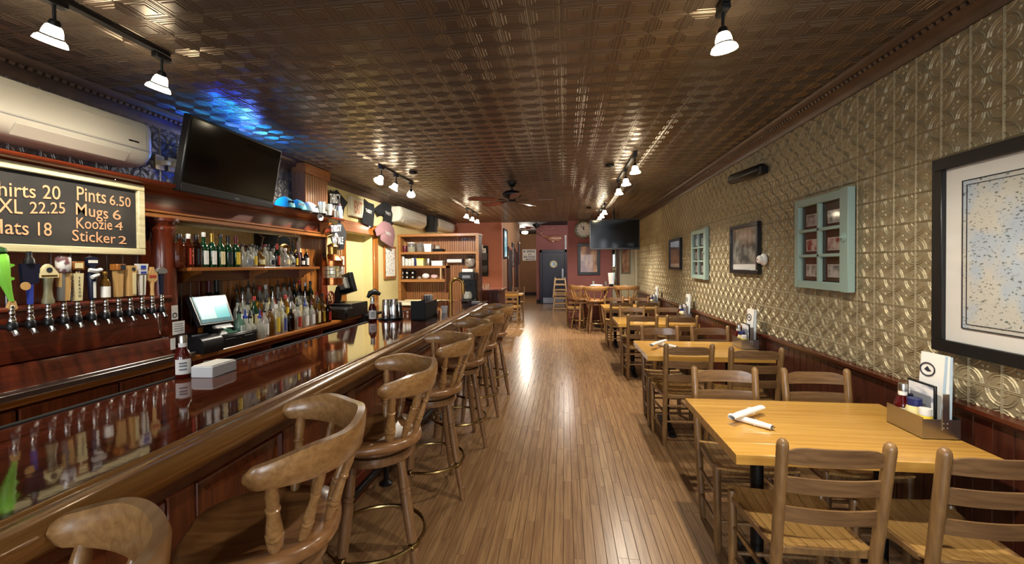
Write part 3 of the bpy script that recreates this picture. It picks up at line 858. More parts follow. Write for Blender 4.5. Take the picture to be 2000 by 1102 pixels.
# ================================================================== BACK BAR
bb = thing('back_bar', 'dark mahogany back bar with round column, mirror and deep cornice', 'back bar', (-2.95, 2.9, .92))
def bbp(name, mb, mat, **k): return mb.build(name, mat, bb, world=True, **k)
bx = MB()
y = .8
while y < 2.62: bx.box(-2.94, -2.90, y+.001, y+.099, .93, 1.92, .004); y += .1
bbp('boarding', bx, 'mahogany_upright', smooth=False)['kind'] = 'stuff'
y = 2.79; k = 0
while y < 4.40:                         # boards behind the bottles, under the shelf
    MB().box(-2.945, -2.915, y+.001, y+.079, .93, 1.47, .005).build('board', 'amber_wood' if y > 3.35 else 'mahogany_upright', bb, world=True, smooth=False); y += .08
MB().box(-3.09, -2.945, .8, 4.95, .925, 2.0).build('carcass', 'mahogany_upright', bb, world=True)
bbp('mirror', MB().box(-2.925, -2.915, 2.82, 4.42, 1.56, 1.885), 'mirror')
bbp('mirror_bead', MB().box(-2.93, -2.90, 2.80, 4.44, 1.875, 1.9, .003).box(-2.93, -2.90, 4.42, 4.445, 1.55, 1.9, .003), 'frame_white_wood')
cx, cy = -2.82, 2.718
bbp('column', MB().lathe([(.088,.925),(.088,.97),(.075,.985),(.08,1.0),(.07,1.02),(.074,1.1),(.076,1.3),(.072,1.6),(.064,1.80),(.074,1.815),(.074,1.83),(.064,1.84),(.07,1.86),(.092,1.88),(.092,1.90)], (cx, cy, 0), 28), 'mahogany_upright')
bbp('frieze', MB().box(-3.09, -2.78, .8, 4.93, 1.90, 2.07, .004), 'mahogany')
bbp('architrave', MB().box(-3.05, -2.765, .8, 4.935, 1.895, 1.93, .004).box(-3.05, -2.755, .8, 4.94, 1.93, 1.945, .003), 'amber_wood_long')
pr = [(-3.09,2.125),(-3.09,2.05),(-2.775,2.05),(-2.765,2.062),(-2.745,2.068),(-2.72,2.08),(-2.70,2.094),(-2.67,2.10),(-2.66,2.108),(-2.655,2.125)]
bbp('cornice', MB().profile(pr[::-1], 'Y', .8, 4.95), 'mahogany')
bbp('shelf', MB().box(-2.93, -2.68, 2.795, 4.445, 1.525, 1.552, .004), 'amber_wood_long')
bbp('shelf_apron', MB().box(-2.93, -2.87, 2.795, 4.445, 1.44, 1.525, .004), 'mahogany')
for yy in (2.9, 3.62, 4.36):
    bbp('shelf_bracket', MB().prism([(0,0),(.17,0),(.165,-.02),(.1,-.035),(.05,-.065),(.025,-.09),(0,-.09)], (-2.872, yy-.012, 1.525), (1,0,0), (0,0,1), (0,.024,0)), 'amber_wood_long')
for yy in (4.44, 4.53, 4.62, 4.71, 4.80, 4.87):
    bbp('pilaster_board', MB().box(-2.95, -2.905, yy, yy+.088, .93, 1.9, .006), 'amber_wood', smooth=False)
bbp('end_post', MB().box(-2.96, -2.89, 4.90, 4.95, .93, 1.9, .004), 'mahogany_upright')
bbp('corbel', MB().prism([(0,0),(.12,0),(.11,-.03),(.05,-.07),(.02,-.12),(0,-.13)], (-2.775, 4.60, 2.055), (1,0,0), (0,0,1), (0,.05,0)), 'amber_wood_long')

tp_ = thing('tap_panel', 'dark red wooden panel that carries the beer taps', 'tap panel', (-2.85, 1.7, .93))
MB().box(-2.90, -2.75, .8, 2.685, 1.075, 1.335, .005).build('panel', 'mahogany', tp_, world=True)
MB().box(-2.90, -2.735, .8, 2.7, 1.335, 1.358, .005).build('ledge', 'mahogany', tp_, world=True)
MB().profile([(-2.90,.925),(-2.70,.925),(-2.70,.95),(-2.735,1.07),(-2.90,1.07)], 'Y', .8, 2.66).build('splash_board', 'mahogany', tp_, world=True)
dt = MB()
for i in range(5): dt.box(-2.695+.016*i, -2.683+.016*i, .82, 2.73, .945, .951)
dt.box(-2.70, -2.615, .8, 2.75, .922, .938, .002).box(-2.705, -2.695, .8, 2.75, .922, .953, .002).box(-2.62, -2.61, .8, 2.75, .922, .953, .002)
tag(dt.build('drip_tray', 'steel'), 'long narrow steel drip tray below the beer taps', 'drip tray')
tag(MB().box(-3.09, -2.625, .8, 5.32, .885, .92, .006).build('back_worktop', 'amber_wood_long'), 'brown wooden worktop running under the taps, tills and bottles', 'worktop')
bc = thing('back_bar_cabinet', 'dark wooden base cabinet with knobbed doors below the taps', 'cabinet', (-2.85, 1.75, 0))
MB().box(-3.09, -2.69, .8, 2.78, .0, .883).build('body', 'mahogany_upright', bc, world=True)
for k in range(4):
    y0 = .82 + .485*k
    dr = MB().box(-2.69, -2.668, y0, y0+.475, .12, .86, .006).build('door', 'bar_front_wood', bc, world=True)
    ky = y0+.44 if k % 2 == 0 else y0+.035
    MB().lathe([(.007,0),(.007,.012),(.016,.02),(.017,.03),(.008,.038)], (-2.669, ky, .79), 12, (1,0,0)).build('knob', 'chrome', dr, world=False).location = -bc.location
oc = thing('bottle_cabinet', 'black open shelved cabinet under the liquor bottles', 'cabinet', (-2.85, 4.05, 0))
MB().box(-3.09, -3.05, 2.8, 5.3, 0, .883).box(-3.05, -2.70, 2.8, 5.3, .0, .1).box(-3.05, -2.70, 2.8, 5.3, .45, .47).build('body', 'black_matte', oc, world=True)
for yy in (2.8, 3.6, 4.45, 5.27): MB().box(-3.05, -2.68, yy, yy+.035, .0, .883, .003).build('divider', 'mahogany_upright', oc, world=True)
MB().box(-2.70, -2.675, 2.8, 5.3, .84, .883, .003).build('top_rail', 'mahogany', oc, world=True)
rs = thing('bottle_riser', 'dark stepped riser under the back rows of bottles', 'riser', (-2.85, 4.0, .92))
MB().box(-2.91, -2.745, 3.28, 4.86, .9205, .985, .004).build('lower_step', 'amber_wood_long', rs, world=True)
MB().box(-2.91, -2.835, 3.08, 3.279, .9205, 1.085, .004).build('end_block', 'amber_wood_long', rs, world=True)
MB().box(-2.91, -2.835, 3.28, 4.86, .9855, 1.085, .004).build('upper_step', 'amber_wood_long', rs, world=True)

# ---- wood panelled box on the cornice
wbx = thing('panelled_box', 'beadboard box rising from the cornice to the ceiling', 'boxing', (-2.97, 4.8, 2.125))
MB().box(-3.09, -2.94, 4.57, 5.06, 2.127, 2.62).build('core', 'beadboard_wood', wbx, world=True)
y = 4.57
while y < 5.03: MB().box(-2.942, -2.923, y+.001, y+.044, 2.127, 2.62, .005).build('board', 'beadboard_wood', wbx, world=True, smooth=False); y += .046
MB().box(-3.09, -2.91, 4.555, 5.075, 2.62, 2.735, .004).build('top_band', 'amber_wood_long', wbx, world=True)

# ---- chalkboard
cb = thing('chalkboard', 'long chalkboard price list in a whitewashed wooden frame above the taps', 'chalkboard', (-2.72, 1.8, 1.64))
MB().box(-2.735, -2.72, .95, 2.44, 1.67, 2.05).build('slate', 'chalkboard', cb, world=True)
for nm, a in (('frame_rail', (.91, 2.48, 1.635, 1.675)), ('frame_rail', (.91, 2.48, 2.045, 2.085)), ('frame_stile', (2.435, 2.48, 1.675, 2.045)), ('frame_stile', (.91, .955, 1.675, 2.045))):
    MB().box(-2.74, -2.70, *a, .004).build(nm, 'frame_white_wood', cb, world=True)
for body, a, b_, h in (('Shirts 20', (-26, 381), (118, 390), .072), ('XXL', (-35, 412), (44, 418), .07), ('22.25', (58, 417), (127, 417), .06), ('Hats', (-22, 455), (56, 459), .07), ('18', (74, 460), (101, 461), .07),
                       ('Pints', (150, 391), (207, 398), .078), ('6.50', (214, 400), (255, 405), .06), ('Mugs', (148, 419), (211, 428), .068), ('6', (220, 428), (236, 430), .06),
                       ('Koozie', (149, 446), (219, 449), .062), ('4', (224, 449), (240, 450), .05), ('Sticker', (141, 470), (226, 476), .062), ('2', (231, 476), (247, 477), .048)):
    p, q = at(*a, X=-2.718), at(*b_, X=-2.718)
    text(body, 'chalk', p, q-p, (0,0,1), h, (q-p).length, cb, 'chalk_lettering', bold=.004)
MB().tube([(-2.71, 2.30, 2.085), (-2.695, 2.305, 2.11), (-2.70, 2.31, 2.125)], .003, 6).build('hook', 'chrome', cb, world=True)

# ---- split air conditioners
def air_con(label, x, y0, y1, z0, z1, dep):
    t = thing('air_conditioner', label, 'air conditioner', (x+dep/2, (y0+y1)/2, z0), group='split air conditioners on the left wall')
    h = z1-z0; X = lambda a: x+a*dep; Z = lambda a: z0+a*h
    pr = [(X(0),Z(0)),(X(.55),Z(0)),(X(.8),Z(.06)),(X(.95),Z(.2)),(X(1),Z(.32)),(X(1),Z(.86)),(X(.94),Z(.96)),(X(.8),Z(1)),(X(0),Z(1))]
    b = MB(); n = len(pr)
    mid = ((X(0)+X(1))/2, (z0+z1)/2)
    rings = []
    for y, k in ((y0, .90), (y0+.015, .97), (y0+.04, 1), (y1-.04, 1), (y1-.015, .97), (y1, .90)):
        rings.append([(max(x, mid[0]+(a-mid[0])*k) if a > x+1e-6 else x, y, mid[1]+(zz-mid[1])*k) for a, zz in pr])
    P = [p for r in rings for p in r]; F = []
    for i in range(5):
        for j in range(n):
            q = (j+1) % n; F.append((i*n+j, i*n+n+j, i*n+n+q, i*n+q))
    F += [tuple(range(n)), tuple(range(6*n-1, 5*n-1, -1))]
    b.add(P, F).build('casing', 'white_plastic', t, world=True, angle=.6)
    MB().box(X(.985), X(1)+.004, y0+.05, y1-.05, Z(.36), Z(.82), .002).build('front_panel', 'white_plastic', t, world=True)
    MB().obox((X(.9), (y0+y1)/2, Z(.14)), (dep*.1,0,h*.09), (0,(y1-y0)/2-.16,0), (.003,0,-.003)).build('louvre', 'white_plastic', t, world=True)
    MB().box(X(.99), X(1)+.003, y0+.03, y1-.03, Z(.335), Z(.345)).build('seam', 'grey_ink', t, world=True)
    return t
a1 = air_con('long cream air conditioner above the chalkboard', -3.097, 1.78, 2.70, 2.255, 2.56, .225)
MB().box(-2.888, -2.868, 2.53, 2.60, 2.40, 2.41).build('brand_mark', 'grey_ink', a1, world=True)
air_con('white air conditioner on the cream wall beside the hung shirts', -3.097, 7.3, 8.75, 2.335, 2.62, .23)
air_con('small white air conditioner in the far left corner', -3.097, 9.7, 11.1, 2.42, 2.66, .22)
ws = thing('wall_speaker', 'tall dark loudspeaker on the cream wall', 'speaker', (-3.0, 9.35, 2.3))
MB().box(-3.06, -2.86, 9.2, 9.45, 2.3, 2.66, .01).build('cabinet', 'black_plastic', ws, world=True)
MB().box(-2.862, -2.852, 9.215, 9.435, 2.315, 2.645, .004).build('grille', 'black_matte', ws, world=True)
MB().tube([(-3.1, 9.32, 2.5), (-3.05, 9.32, 2.5)], .02, 8).build('bracket', 'dark_iron', ws, world=True)

# ---- television over the back bar
def television(name, label, c, right, up, w, h, th=.05, mount=None, chin=.045):
    t = thing(name, label, 'television', c)
    C = Vector((0,0,0)); r, u = Vector(right).normalized(), Vector(up).normalized(); n = r.cross(u)
    MB().obox(-n*th/2, r*w/2, u*h/2, n*th/2, .006).build('casing', 'black_plastic', t)
    MB().obox(n*.002 + u*chin/2, r*(w/2-.018), u*(h/2-.02-chin/2), n*.003).build('screen', 'screen_off', t)
    MB().obox(n*.003 - u*(h/2-chin/2), r*(w/2-.01), u*(chin/2-.004), n*.004, .002).build('speaker_strip', 'dark_iron', t)
    if mount: 
        m = MB()
        m.tube([Vector(p)-Vector(c) for p in mount], .022, 10)
        m.obox(-n*(th+.01), r*.16, u*.12, n*.012)
        m.build('wall_mount', 'dark_iron', t)
    return t
tv = television('television', 'black television tilted down above the back bar', (-2.59, 3.145, 2.345), (0,1,0), (.10,0,.5), .965, .535, .055, [(-3.1, 3.15, 2.4), (-2.8, 3.15, 2.4), (-2.66, 3.15, 2.36)], .05)
MB().obox((.004+.048*-.2, 0, -.245), (.002,0,0), (0,.02,0), (0,0,.004)).build('brand_mark', 'grey_ink', tv)
t2 = television('television', 'black television hanging in front of the end wall clock', (1.077, 9.5, 2.198), (1,.02,0), (0,-.03,1), 1.06, .655, .05, [(1.077, 9.62, 2.74), (1.077, 9.62, 2.4), (1.077, 9.55, 2.25)], .02)

# ---- wall sockets with plugs beside the television
so = thing('wall_socket', 'cream double wall socket with plugs left of the television', 'socket', at(322, 320, X=-3.09))
for k, (px, py) in enumerate(((312, 318), (337, 323))):
    p = at(px, py, X=-3.086) - so.location
    pl = MB().obox(p, (.005,0,0), (0,.035,0), (0,0,.055), .002).build('cover_plate', 'cream', so)
    MB().obox(p+Vector((.03,.02,0)), (.03,0,0), (0,.018,0), (0,0,.018), .004).build('plug', 'white_plastic', so)
MB().tube([Vector((.06,.12,0)), Vector((.1,.2,-.03)), Vector((.06,.26,-.09)), Vector((.03,.2,-.15))], .004, 6).build('cord', 'black_plastic', so)

# ---- neon sign leaning on the tin wall behind the television
ne = thing('neon_sign', 'cyan and blue neon sign behind the television', 'neon sign', (-2.93, 3.56, 2.13))
MB().box(-.05, -.03, -.32, .32, .0, .42, .004).build('backing', 'black_plastic', ne)
ov = [(0, .29*math.cos(a), .23+.17*math.sin(a)) for a in [2*PI*i/32 for i in range(32)]]
MB().tube(ov, .009, 8, True).build('outer_tube', 'neon_blue', ne)
sw = [(.005, -.22+.44*i/40, .23+.07*math.sin(i*.95)) for i in range(41)]
MB().tube(sw, .008, 8).build('script_tube', 'neon_cyan', ne)
MB().tube([(.005, -.2, .12), (.005, .2, .12)], .008, 8).build('under_tube', 'neon_cyan', ne)
for yy in (-.2, .2): MB().tube([(-.035, yy, .25), (0, yy, .25)], .006, 6).build('tube_clip', 'black_plastic', ne)
lamp('neon_glow', 'POINT', (.12, .0, .45), 2.5, (.1, .25, 1.), ne, .08)

# ================================================================== BEER TAPS
def faucet(t):
    MB().lathe([(.020,0),(.020,.008),(.012,.012),(.012,.10)], (-.135,0,0), 12, (1,0,0)).build('shank', 'black_plastic', t)
    MB().lathe([(.014,-.022),(.019,-.016),(.020,0),(.019,.016),(.013,.024)], (-.02,0,.004), 12).build('body', 'black_plastic', t)
    MB().lathe([(.011,.026),(.015,.03),(.015,.044),(.010,.05),(.010,.056),(.013,.06),(.012,.074),(.008,.085)], (-.02,0,0), 12).build('collar', 'chrome', t)
    MB().tube([(-.02,0,-.012),(-.004,0,-.024),(.008,0,-.042)], [.012,.012,.0125], 10).build('spout', 'chrome', t)
    MB().lathe([(.006,.08),(.011,.085),(.011,.10),(.007,.105)], (-.02,0,0), 10).build('ferrule', 'chrome', t)
def taper(w0, w1, d0, d1, z0, z1, c=.003):
    mb = MB()
    P = [(-.02-d0/2,-w0/2,z0),(-.02+d0/2,-w0/2,z0),(-.02+d0/2,w0/2,z0),(-.02-d0/2,w0/2,z0),(-.02-d1/2,-w1/2,z1),(-.02+d1/2,-w1/2,z1),(-.02+d1/2,w1/2,z1),(-.02-d1/2,w1/2,z1)]
    return mb.add(P, [(0,3,2,1),(4,5,6,7),(0,1,5,4),(1,2,6,5),(2,3,7,6),(3,0,4,7)])
def plate(poly, th, z, x=-.02): return MB().prism(poly, (x-th/2, 0, z), (0,1,0), (0,0,1), (th,0,0))
TAPS = [(24,646,'lime green fish shaped tap handle'),(60,641,'dark navy tap handle with a tan oval badge'),(95,636,'grey-green tap handle with a cream triangular top'),(126,631,'tap handle topped by a printed beer can'),(152,627,'cream tapered tap handle lettered SEBAGO under a framed box'),(181,624,'navy bottle shaped tap handle with shield and ribbon'),(207,621,'small clear bottle tap handle with a gold cap'),(232,617,'pale wooden tap handle with a printed block on top'),(255,615,'tall square blond wooden tap handle'),(278,612,'white and grey tap handle with a blue badge'),(298,609,'tan paddle shaped tap handle'),(316,606,'slim dark tap handle topped by a grey whale')]
for i, (px, py, lb) in enumerate(TAPS):
    p = at(px, py, X=-2.62)
    t = thing('beer_tap', 'chrome beer tap with ' + lb, 'beer tap', (-2.60, p.y, 1.272), group='beer taps on the red panel')
    faucet(t)
    H = lambda name, mb, mat: mb.build(name, mat, t)
    Z = .105
    if i == 0:
        fish = [(-.02,.0,Z+.02),(-.02,-.012,Z+.07),(-.02,-.028,Z+.13),(-.02,-.035,Z+.19),(-.02,-.036,Z+.235),(-.02,-.04,Z+.262)]
        H('handle', MB().tube(fish, [.009,.014,.024,.029,.026,.012], 12), 'lime')
        H('back_fin', plate([(-.02,0),(.0,.002),(.014,.012),(.008,.018),(-.02,.022)], .008, Z+.18), 'lime')
        H('belly_fin', plate([(-.012,0),(.004,.0),(.012,.006),(.008,.014),(-.012,.018)], .008, Z+.12), 'lime')
        H('tail', plate([(-.006,.03),(.012,.02),(.02,-.015),(.0,-.03),(-.02,-.01)], .012, Z), 'tap_pale_wood')
        H('head', MB().lathe([(.0,-.02),(.02,-.012),(.026,0),(.02,.018),(0,.026)], (-.02,-.04,Z+.255), 12), 'lime_dark')
    elif i == 1:
        H('handle', taper(.016,.02,.016,.018,Z,Z+.1), 'blue_label')
        H('board', taper(.062,.075,.02,.02,Z+.1,Z+.2), 'navy')
        H('neck', MB().lathe([(.022,Z+.2),(.02,Z+.22),(.011,Z+.235),(.011,Z+.26)], (-.02,0,0), 12), 'black_plastic')
        b = H('badge', MB().lathe([(.0,0),(.02,0),(.02,.004),(0,.004)], (-.008,-.026,Z+.09), 18, (1,0,0)), 'tap_pale_wood')
    elif i == 2:
        H('handle', MB().lathe([(.024,Z-.005),(.025,Z+.01),(.019,Z+.03),(.016,Z+.07),(.018,Z+.1),(.022,Z+.12),(.022,Z+.128)], (-.02,0,0), 14), 'olive_metal')
        H('top', plate([(-.042,0),(.042,0),(.042,.02),(.012,.062),(0,.07),(-.012,.062),(-.042,.02)], .024, Z+.128), 'cream')
        H('emblem', MB().lathe([(0,0),(.013,0),(.013,.002),(0,.002)], (-.008,0,Z+.168), 14, (1,0,0)), 'ink')
        H('band', MB().box(-.0085,-.0065,-.034,.034,Z+.134,Z+.142), 'brass')
    elif i == 3:
        H('handle', taper(.034,.05,.03,.04,Z+.005,Z+.15), 'tap_pale_wood')
        H('can', MB().lathe([(.026,Z+.152),(.031,Z+.158),(.031,Z+.228),(.026,Z+.236)], (-.02,0,0), 18), 'can_print')
        H('can_rim', MB().lathe([(.027,Z+.234),(.028,Z+.24),(.024,Z+.24)], (-.02,0,0), 18), 'chrome')
        text('BAXTER', 'ink', t.location+Vector((.0005,.016,Z+.135)), (0,0,-1), (0,1,0), .014, .115, t, 'lettering')
        H('left_stripe', taper(.012,.016,.031,.041,Z+.006,Z+.149), 'cap_grey').location = (.0008,-.014,0)
    elif i == 4:
        H('handle', taper(.032,.05,.024,.024,Z+.0,Z+.148), 'cream')
        for k, ch in enumerate('SEBAGO'): text(ch, 'ink', t.location+Vector((-.0075,.002,Z+.118-.0195*k)), (0,1,0), (0,0,1), .0125, None, t, 'lettering', center=True, bold=.02)
        H('top_box', MB().box(-.034,-.006,-.028,.028,Z+.168,Z+.212,.002), 'amber_wood')
        H('badge', MB().box(-.0065,-.0045,-.02,.02,Z+.176,Z+.204), 'cream')
        H('neck', MB().lathe([(.008,Z+.146),(.014,Z+.155),(.008,Z+.17)], (-.02,0,0), 12), 'chrome')
    elif i == 5:
        H('handle', MB().lathe([(.012,Z),(.016,Z+.01),(.021,Z+.1),(.024,Z+.13),(.02,Z+.15),(.014,Z+.165),(.014,Z+.18)], (-.02,0,0), 16), 'navy')
        H('ribbon', MB().tube([(-.0,-.03,Z+.165),(.008,0,Z+.16),(0,.03,Z+.166),(-.03,.03,Z+.15),(.004,.012,Z+.138),(.006,-.02,Z+.125)], .011, 8), 'white_gloss')
        H('shield', plate([(0,-.032),(.022,-.018),(.028,.004),(.026,.026),(0,.034),(-.026,.026),(-.028,.004),(-.022,-.018)], .02, Z+.208), 'navy')
        H('shield_band', plate([(-.024,-.004),(.024,-.004),(.024,.012),(-.024,.012)], .023, Z+.208), 'white_gloss')
        H('name_strip', MB().box(-.002,.0015,-.008,.004,Z+.01,Z+.1), 'white_gloss')
    elif i == 6:
        H('handle', MB().lathe([(.02,Z+.0),(.021,Z+.01),(.022,Z+.085),(.017,Z+.105),(.009,Z+.118),(.009,Z+.138)], (-.02,0,0), 16), 'gold_glass')
        H('bottle_cap', MB().lathe([(.010,Z+.136),(.011,Z+.138),(.011,Z+.152),(.009,Z+.154)], (-.02,0,0), 12), 'gold_cap')
        H('paper_label', MB().lathe([(.0225,Z+.008),(.0232,Z+.07)], (-.02,0,0), 16, caps=False), 'white_gloss')
    elif i == 7:
        H('handle', taper(.03,.038,.028,.034,Z+.005,Z+.16), 'tap_pale_wood')
        H('top_block', MB().box(-.045,.005,-.026,.026,Z+.162,Z+.198,.002), 'amber_wood')
        H('badge', MB().box(.0045,.0065,-.005,.024,Z+.166,Z+.194), 'ink')
    elif i == 8:
        H('handle', taper(.044,.048,.038,.042,Z+.005,Z+.19), 'tap_pale_wood')
        H('name_strip', MB().box(.001,.003,-.001,.019,Z+.015,Z+.145), 'cream')
        H('emblem', MB().lathe([(0,0),(.011,0),(.011,.002),(0,.002)], (.001,.006,Z+.168), 14, (1,0,0)), 'ink')
    elif i == 9:
        H('handle', taper(.026,.036,.022,.028,Z+.005,Z+.13), 'white_gloss')
        H('grey_stripe', taper(.008,.01,.0235,.0295,Z+.006,Z+.129), 'olive_metal')
        H('top', taper(.05,.062,.026,.032,Z+.135,Z+.20), 'white_gloss')
        H('badge', MB().box(-.0045,-.0025,-.018,.014,Z+.168,Z+.19), 'blue_label')
        H('name_strip', MB().box(-.0055,-.0035,-.018,.018,Z+.14,Z+.153), 'blue_label')
    elif i == 10:
        H('handle', MB().tube([(-.02,0,Z),(-.02,0,Z+.04),(-.02,0,Z+.085)], [.012,.010,.014], 10), 'tap_pale_wood')
        H('paddle', plate([(-.012,0),(.012,0),(.030,.018),(.03,.062),(.014,.075),(.008,.1),(-.008,.1),(-.014,.075),(-.03,.062),(-.03,.018)], .016, Z+.08), 'tap_pale_wood')
        H('name_strip', MB().box(-.012,-.0105,-.024,.022,Z+.112,Z+.128), 'red_label')
    else:
        H('handle', taper(.016,.028,.014,.016,Z,Z+.135), 'navy')
        wp = [(-.034,.0),(-.02,-.012),(.02,-.014),(.036,-.006),(.034,.008),(.02,.022),(-.006,.026),(-.028,.016)]
        H('whale_top', plate(wp, .022, Z+.15), 'cap_grey')
tag(MB().tube([at(310, 606, X=-2.7), at(308, 625, X=-2.66), at(311, 645, X=-2.64), at(313, 652, X=-2.645), at(314, 640, X=-2.66), at(312, 612, X=-2.7)], .003, 6).build('hanging_chain', 'chrome'), 'thin chain loop hanging from the last beer tap', 'chain')

# ================================================================== TRACK LIGHTS, FANS
def track(label, x, y0, y1, heads, aim, power=1.):
    t = thing('track_light', label, 'track light', (x, (y0+y1)/2, ZT), group='black track lights with frosted glass shades')
    ym = (y0+y1)/2
    MB().box(-.018, .018, y0-ym, y1-ym, -.022, .002, .002).build('rail', 'black_plastic', t)
    aims = aim if isinstance(aim, list) else [(aim, power)]*len(heads)
    for y, (aim, power) in zip(heads, aims):
        h = MB().box(-.02, .02, y-ym-.045, y-ym+.045, -.05, -.022, .004).build('adapter', 'black_plastic', t)
        MB().tube([(0, y-ym, -.05), (0, y-ym, -.125)], .007, 8).build('stem', 'black_plastic', h)
        a = Vector(aim).normalized()
        c = Vector((0, y-ym, -.132))
        MB().lathe([(.014,-.02),(.02,-.012),(.022,.004),(.016,.01)], c, 14, a).build('socket', 'dark_iron', h)
        MB().lathe([(.020,.004),(.028,.012),(.034,.03),(.037,.05),(.040,.056),(.052,.066),(.058,.082),(.055,.084),(.048,.068),(.034,.055),(.03,.03),(.0,.02)], c, 20, a, caps=False).build('glass_shade', 'lamp_glass', h)
        MB().lathe([(.0385,.049),(.041,.052),(.0405,.057),(.038,.057)], c, 20, a, caps=False).build('shade_ring', 'dark_iron', h)
        MB().lathe([(0,.03),(.018,.032),(.024,.045),(.018,.06),(0,.066)], c, 12, a).build('bulb', 'bulb', h)
        p = c + a*.095
        lamp('track_lamp', 'SPOT', p, HEAD_WATT*power, WARM, t, .03, None, 132, 1.).rotation_euler = a.to_track_quat('-Z', 'Y').to_euler()
    return t
track('black track light above the chalkboard end of the bar', -2.19, .95, 2.16, (1.05, 1.62, 2.12), (-.42, .1, -.9), .3)
track('black track light with three shades above the liquor shelves', -2.14, 4.8, 5.9, (4.86, 5.3, 5.84), [((-.3, -.6, -.9), 1.1), ((-.5, .0, -.85), 1.0), ((-.3, .75, -.6), 2.0)])
track('black track light with three shades above the shelf unit', -1.985, 8.6, 9.78, (8.65, 9.2, 9.72), (-.2, 0, -1), 1.7)
track('black track light with a single shade in view above the nearest table', .725, .9, 2.12, (1.0, 2.08), (.12, .12, -1))
track('black track light with three shades above the second table', .755, 4.68, 6.25, (4.75, 5.45, 6.15), (.05, 0, -1))
track('black track light with three shades above the farthest table', .775, 8.45, 9.75, (8.5, 9.1, 9.7), (-.05, .3, -1), 1.7)

def ceiling_fan(label, x, y, z, r, blade, a0, light=False):
    t = thing('ceiling_fan', label, 'ceiling fan', (x, y, z))
    MB().lathe([(.07,.0),(.07,-.02),(.05,-.05),(.03,-.06)], n=20).build('canopy', 'dark_iron', t)
    MB().lathe([(.018,-.05),(.018,-.14)], n=12).build('downrod', 'dark_iron', t)
    MB().lathe([(.04,-.11),(.11,-.13),(.14,-.16),(.14,-.19),(.11,-.215),(.06,-.23),(.055,-.26),(.045,-.275),(0,-.28)], n=24).build('motor', 'dark_iron', t)
    for k in range(5):
        a = a0 + 2*PI*k/5; c, s = math.cos(a), math.sin(a)
        u, v = Vector((c, s, 0)), Vector((-s, c, .18)).normalized()
        MB().obox(u*.18 + Vector((0,0,-.255)), u*.07, v*.016, u.cross(v)*.004).build('blade_arm', 'dark_iron', t)
        n = u.cross(v)
        MB().prism([(.0,-.05),(.03,-.06),(r-.28,-.075),(r-.235,-.05),(r-.23,0),(r-.235,.05),(r-.28,.075),(.03,.06),(0,.05)], u*.23+Vector((0,0,-.265)), u, v, n*.008).build('blade', blade, t)
    if light:
        MB().lathe([(.05,-.28),(.12,-.30),(.13,-.34),(.10,-.38),(0,-.40)], n=20).build('glass_bowl', 'dome_glass', t)
        lamp('fan_lamp', 'POINT', (0,0,-.5), 26, WARM, t, .1)
    return t
ceiling_fan('dark ceiling fan with red-brown blades over the aisle', -.75, 6.17, ZT, .66, 'fan_blade_wood', -.1)
rl = thing('ceiling_light', 'round flush ceiling light in the rear room', 'ceiling light', (.15, 13.3, 3.14))
MB().lathe([(.16,0),(.16,-.03),(.15,-.04)], n=24).build('base', 'white_gloss', rl)
MB().lathe([(.15,-.035),(.14,-.07),(.09,-.11),(0,-.125)], n=24, caps=False).build('glass_bowl', 'dome_glass', rl)
lamp('ceiling_light_bulb', 'POINT', (0,0,-.22), 95, (1, .93, .8), rl, .12)
ceiling_fan('ceiling fan with brown blades in the rear hall', -1.0, 15.3, 3.14, .62, 'fan_blade_wood', .3)
hl = thing('ceiling_light', 'white glass bowl light hanging in the rear hall', 'ceiling light', (-1.72, 18.7, 3.14))
MB().lathe([(.06,0),(.06,-.02),(.012,-.03),(.012,-.1)], n=16).build('stem', 'dark_iron', hl)
MB().lathe([(.06,-.1),(.13,-.12),(.15,-.16),(.12,-.21),(0,-.235)], n=22, caps=False).build('glass_bowl', 'dome_glass', hl)
lamp('hall_lamp', 'POINT', (0,0,-.3), 75, WARM, hl, .08)
for k, (x, y, lb) in enumerate(((-1.9, 5.26, 'small round detector on the ceiling beside the bar track light'), (.505, 9.07, 'small round detector on the ceiling near the hanging television'), (.54, 5.25, 'small round detector on the ceiling over the second table'))):
    d = tag(MB().lathe([(0,0),(.05,0),(.055,-.01),(.05,-.025),(.03,-.034),(0,-.036)], (x, y, ZT+.003), 20).build('ceiling_detector', 'dark_iron'), lb, 'detector', 'ceiling detectors')

# ================================================================== BOTTLES
SH = {
 'wine':   [(.0,.0),(.034,.0),(.037,.006),(.037,.17),(.034,.19),(.02,.215),(.0135,.235),(.0125,.29),(.0145,.292),(.0145,.305),(.0,.305)],
 'liquor': [(.0,.0),(.036,.0),(.039,.006),(.039,.155),(.036,.175),(.022,.195),(.014,.205),(.0135,.255),(.0,.255)],
 'tall':   [(.0,.0),(.034,.0),(.036,.006),(.035,.19),(.03,.215),(.018,.232),(.0135,.245),(.0135,.285),(.0,.285)],
 'short':  [(.0,.0),(.042,.0),(.046,.008),(.047,.10),(.04,.125),(.022,.14),(.015,.15),(.0145,.185),(.0,.185)],
 'square': [(.0,.0),(.036,.0),(.038,.005),(.038,.18),(.034,.195),(.018,.21),(.014,.22),(.013,.27),(.0,.27)],
 'dome':   [(.0,.0),(.045,.0),(.05,.01),(.05,.075),(.046,.11),(.034,.135),(.018,.15),(.0145,.16),(.0145,.20),(.0,.20)],
}
CACHE = {}
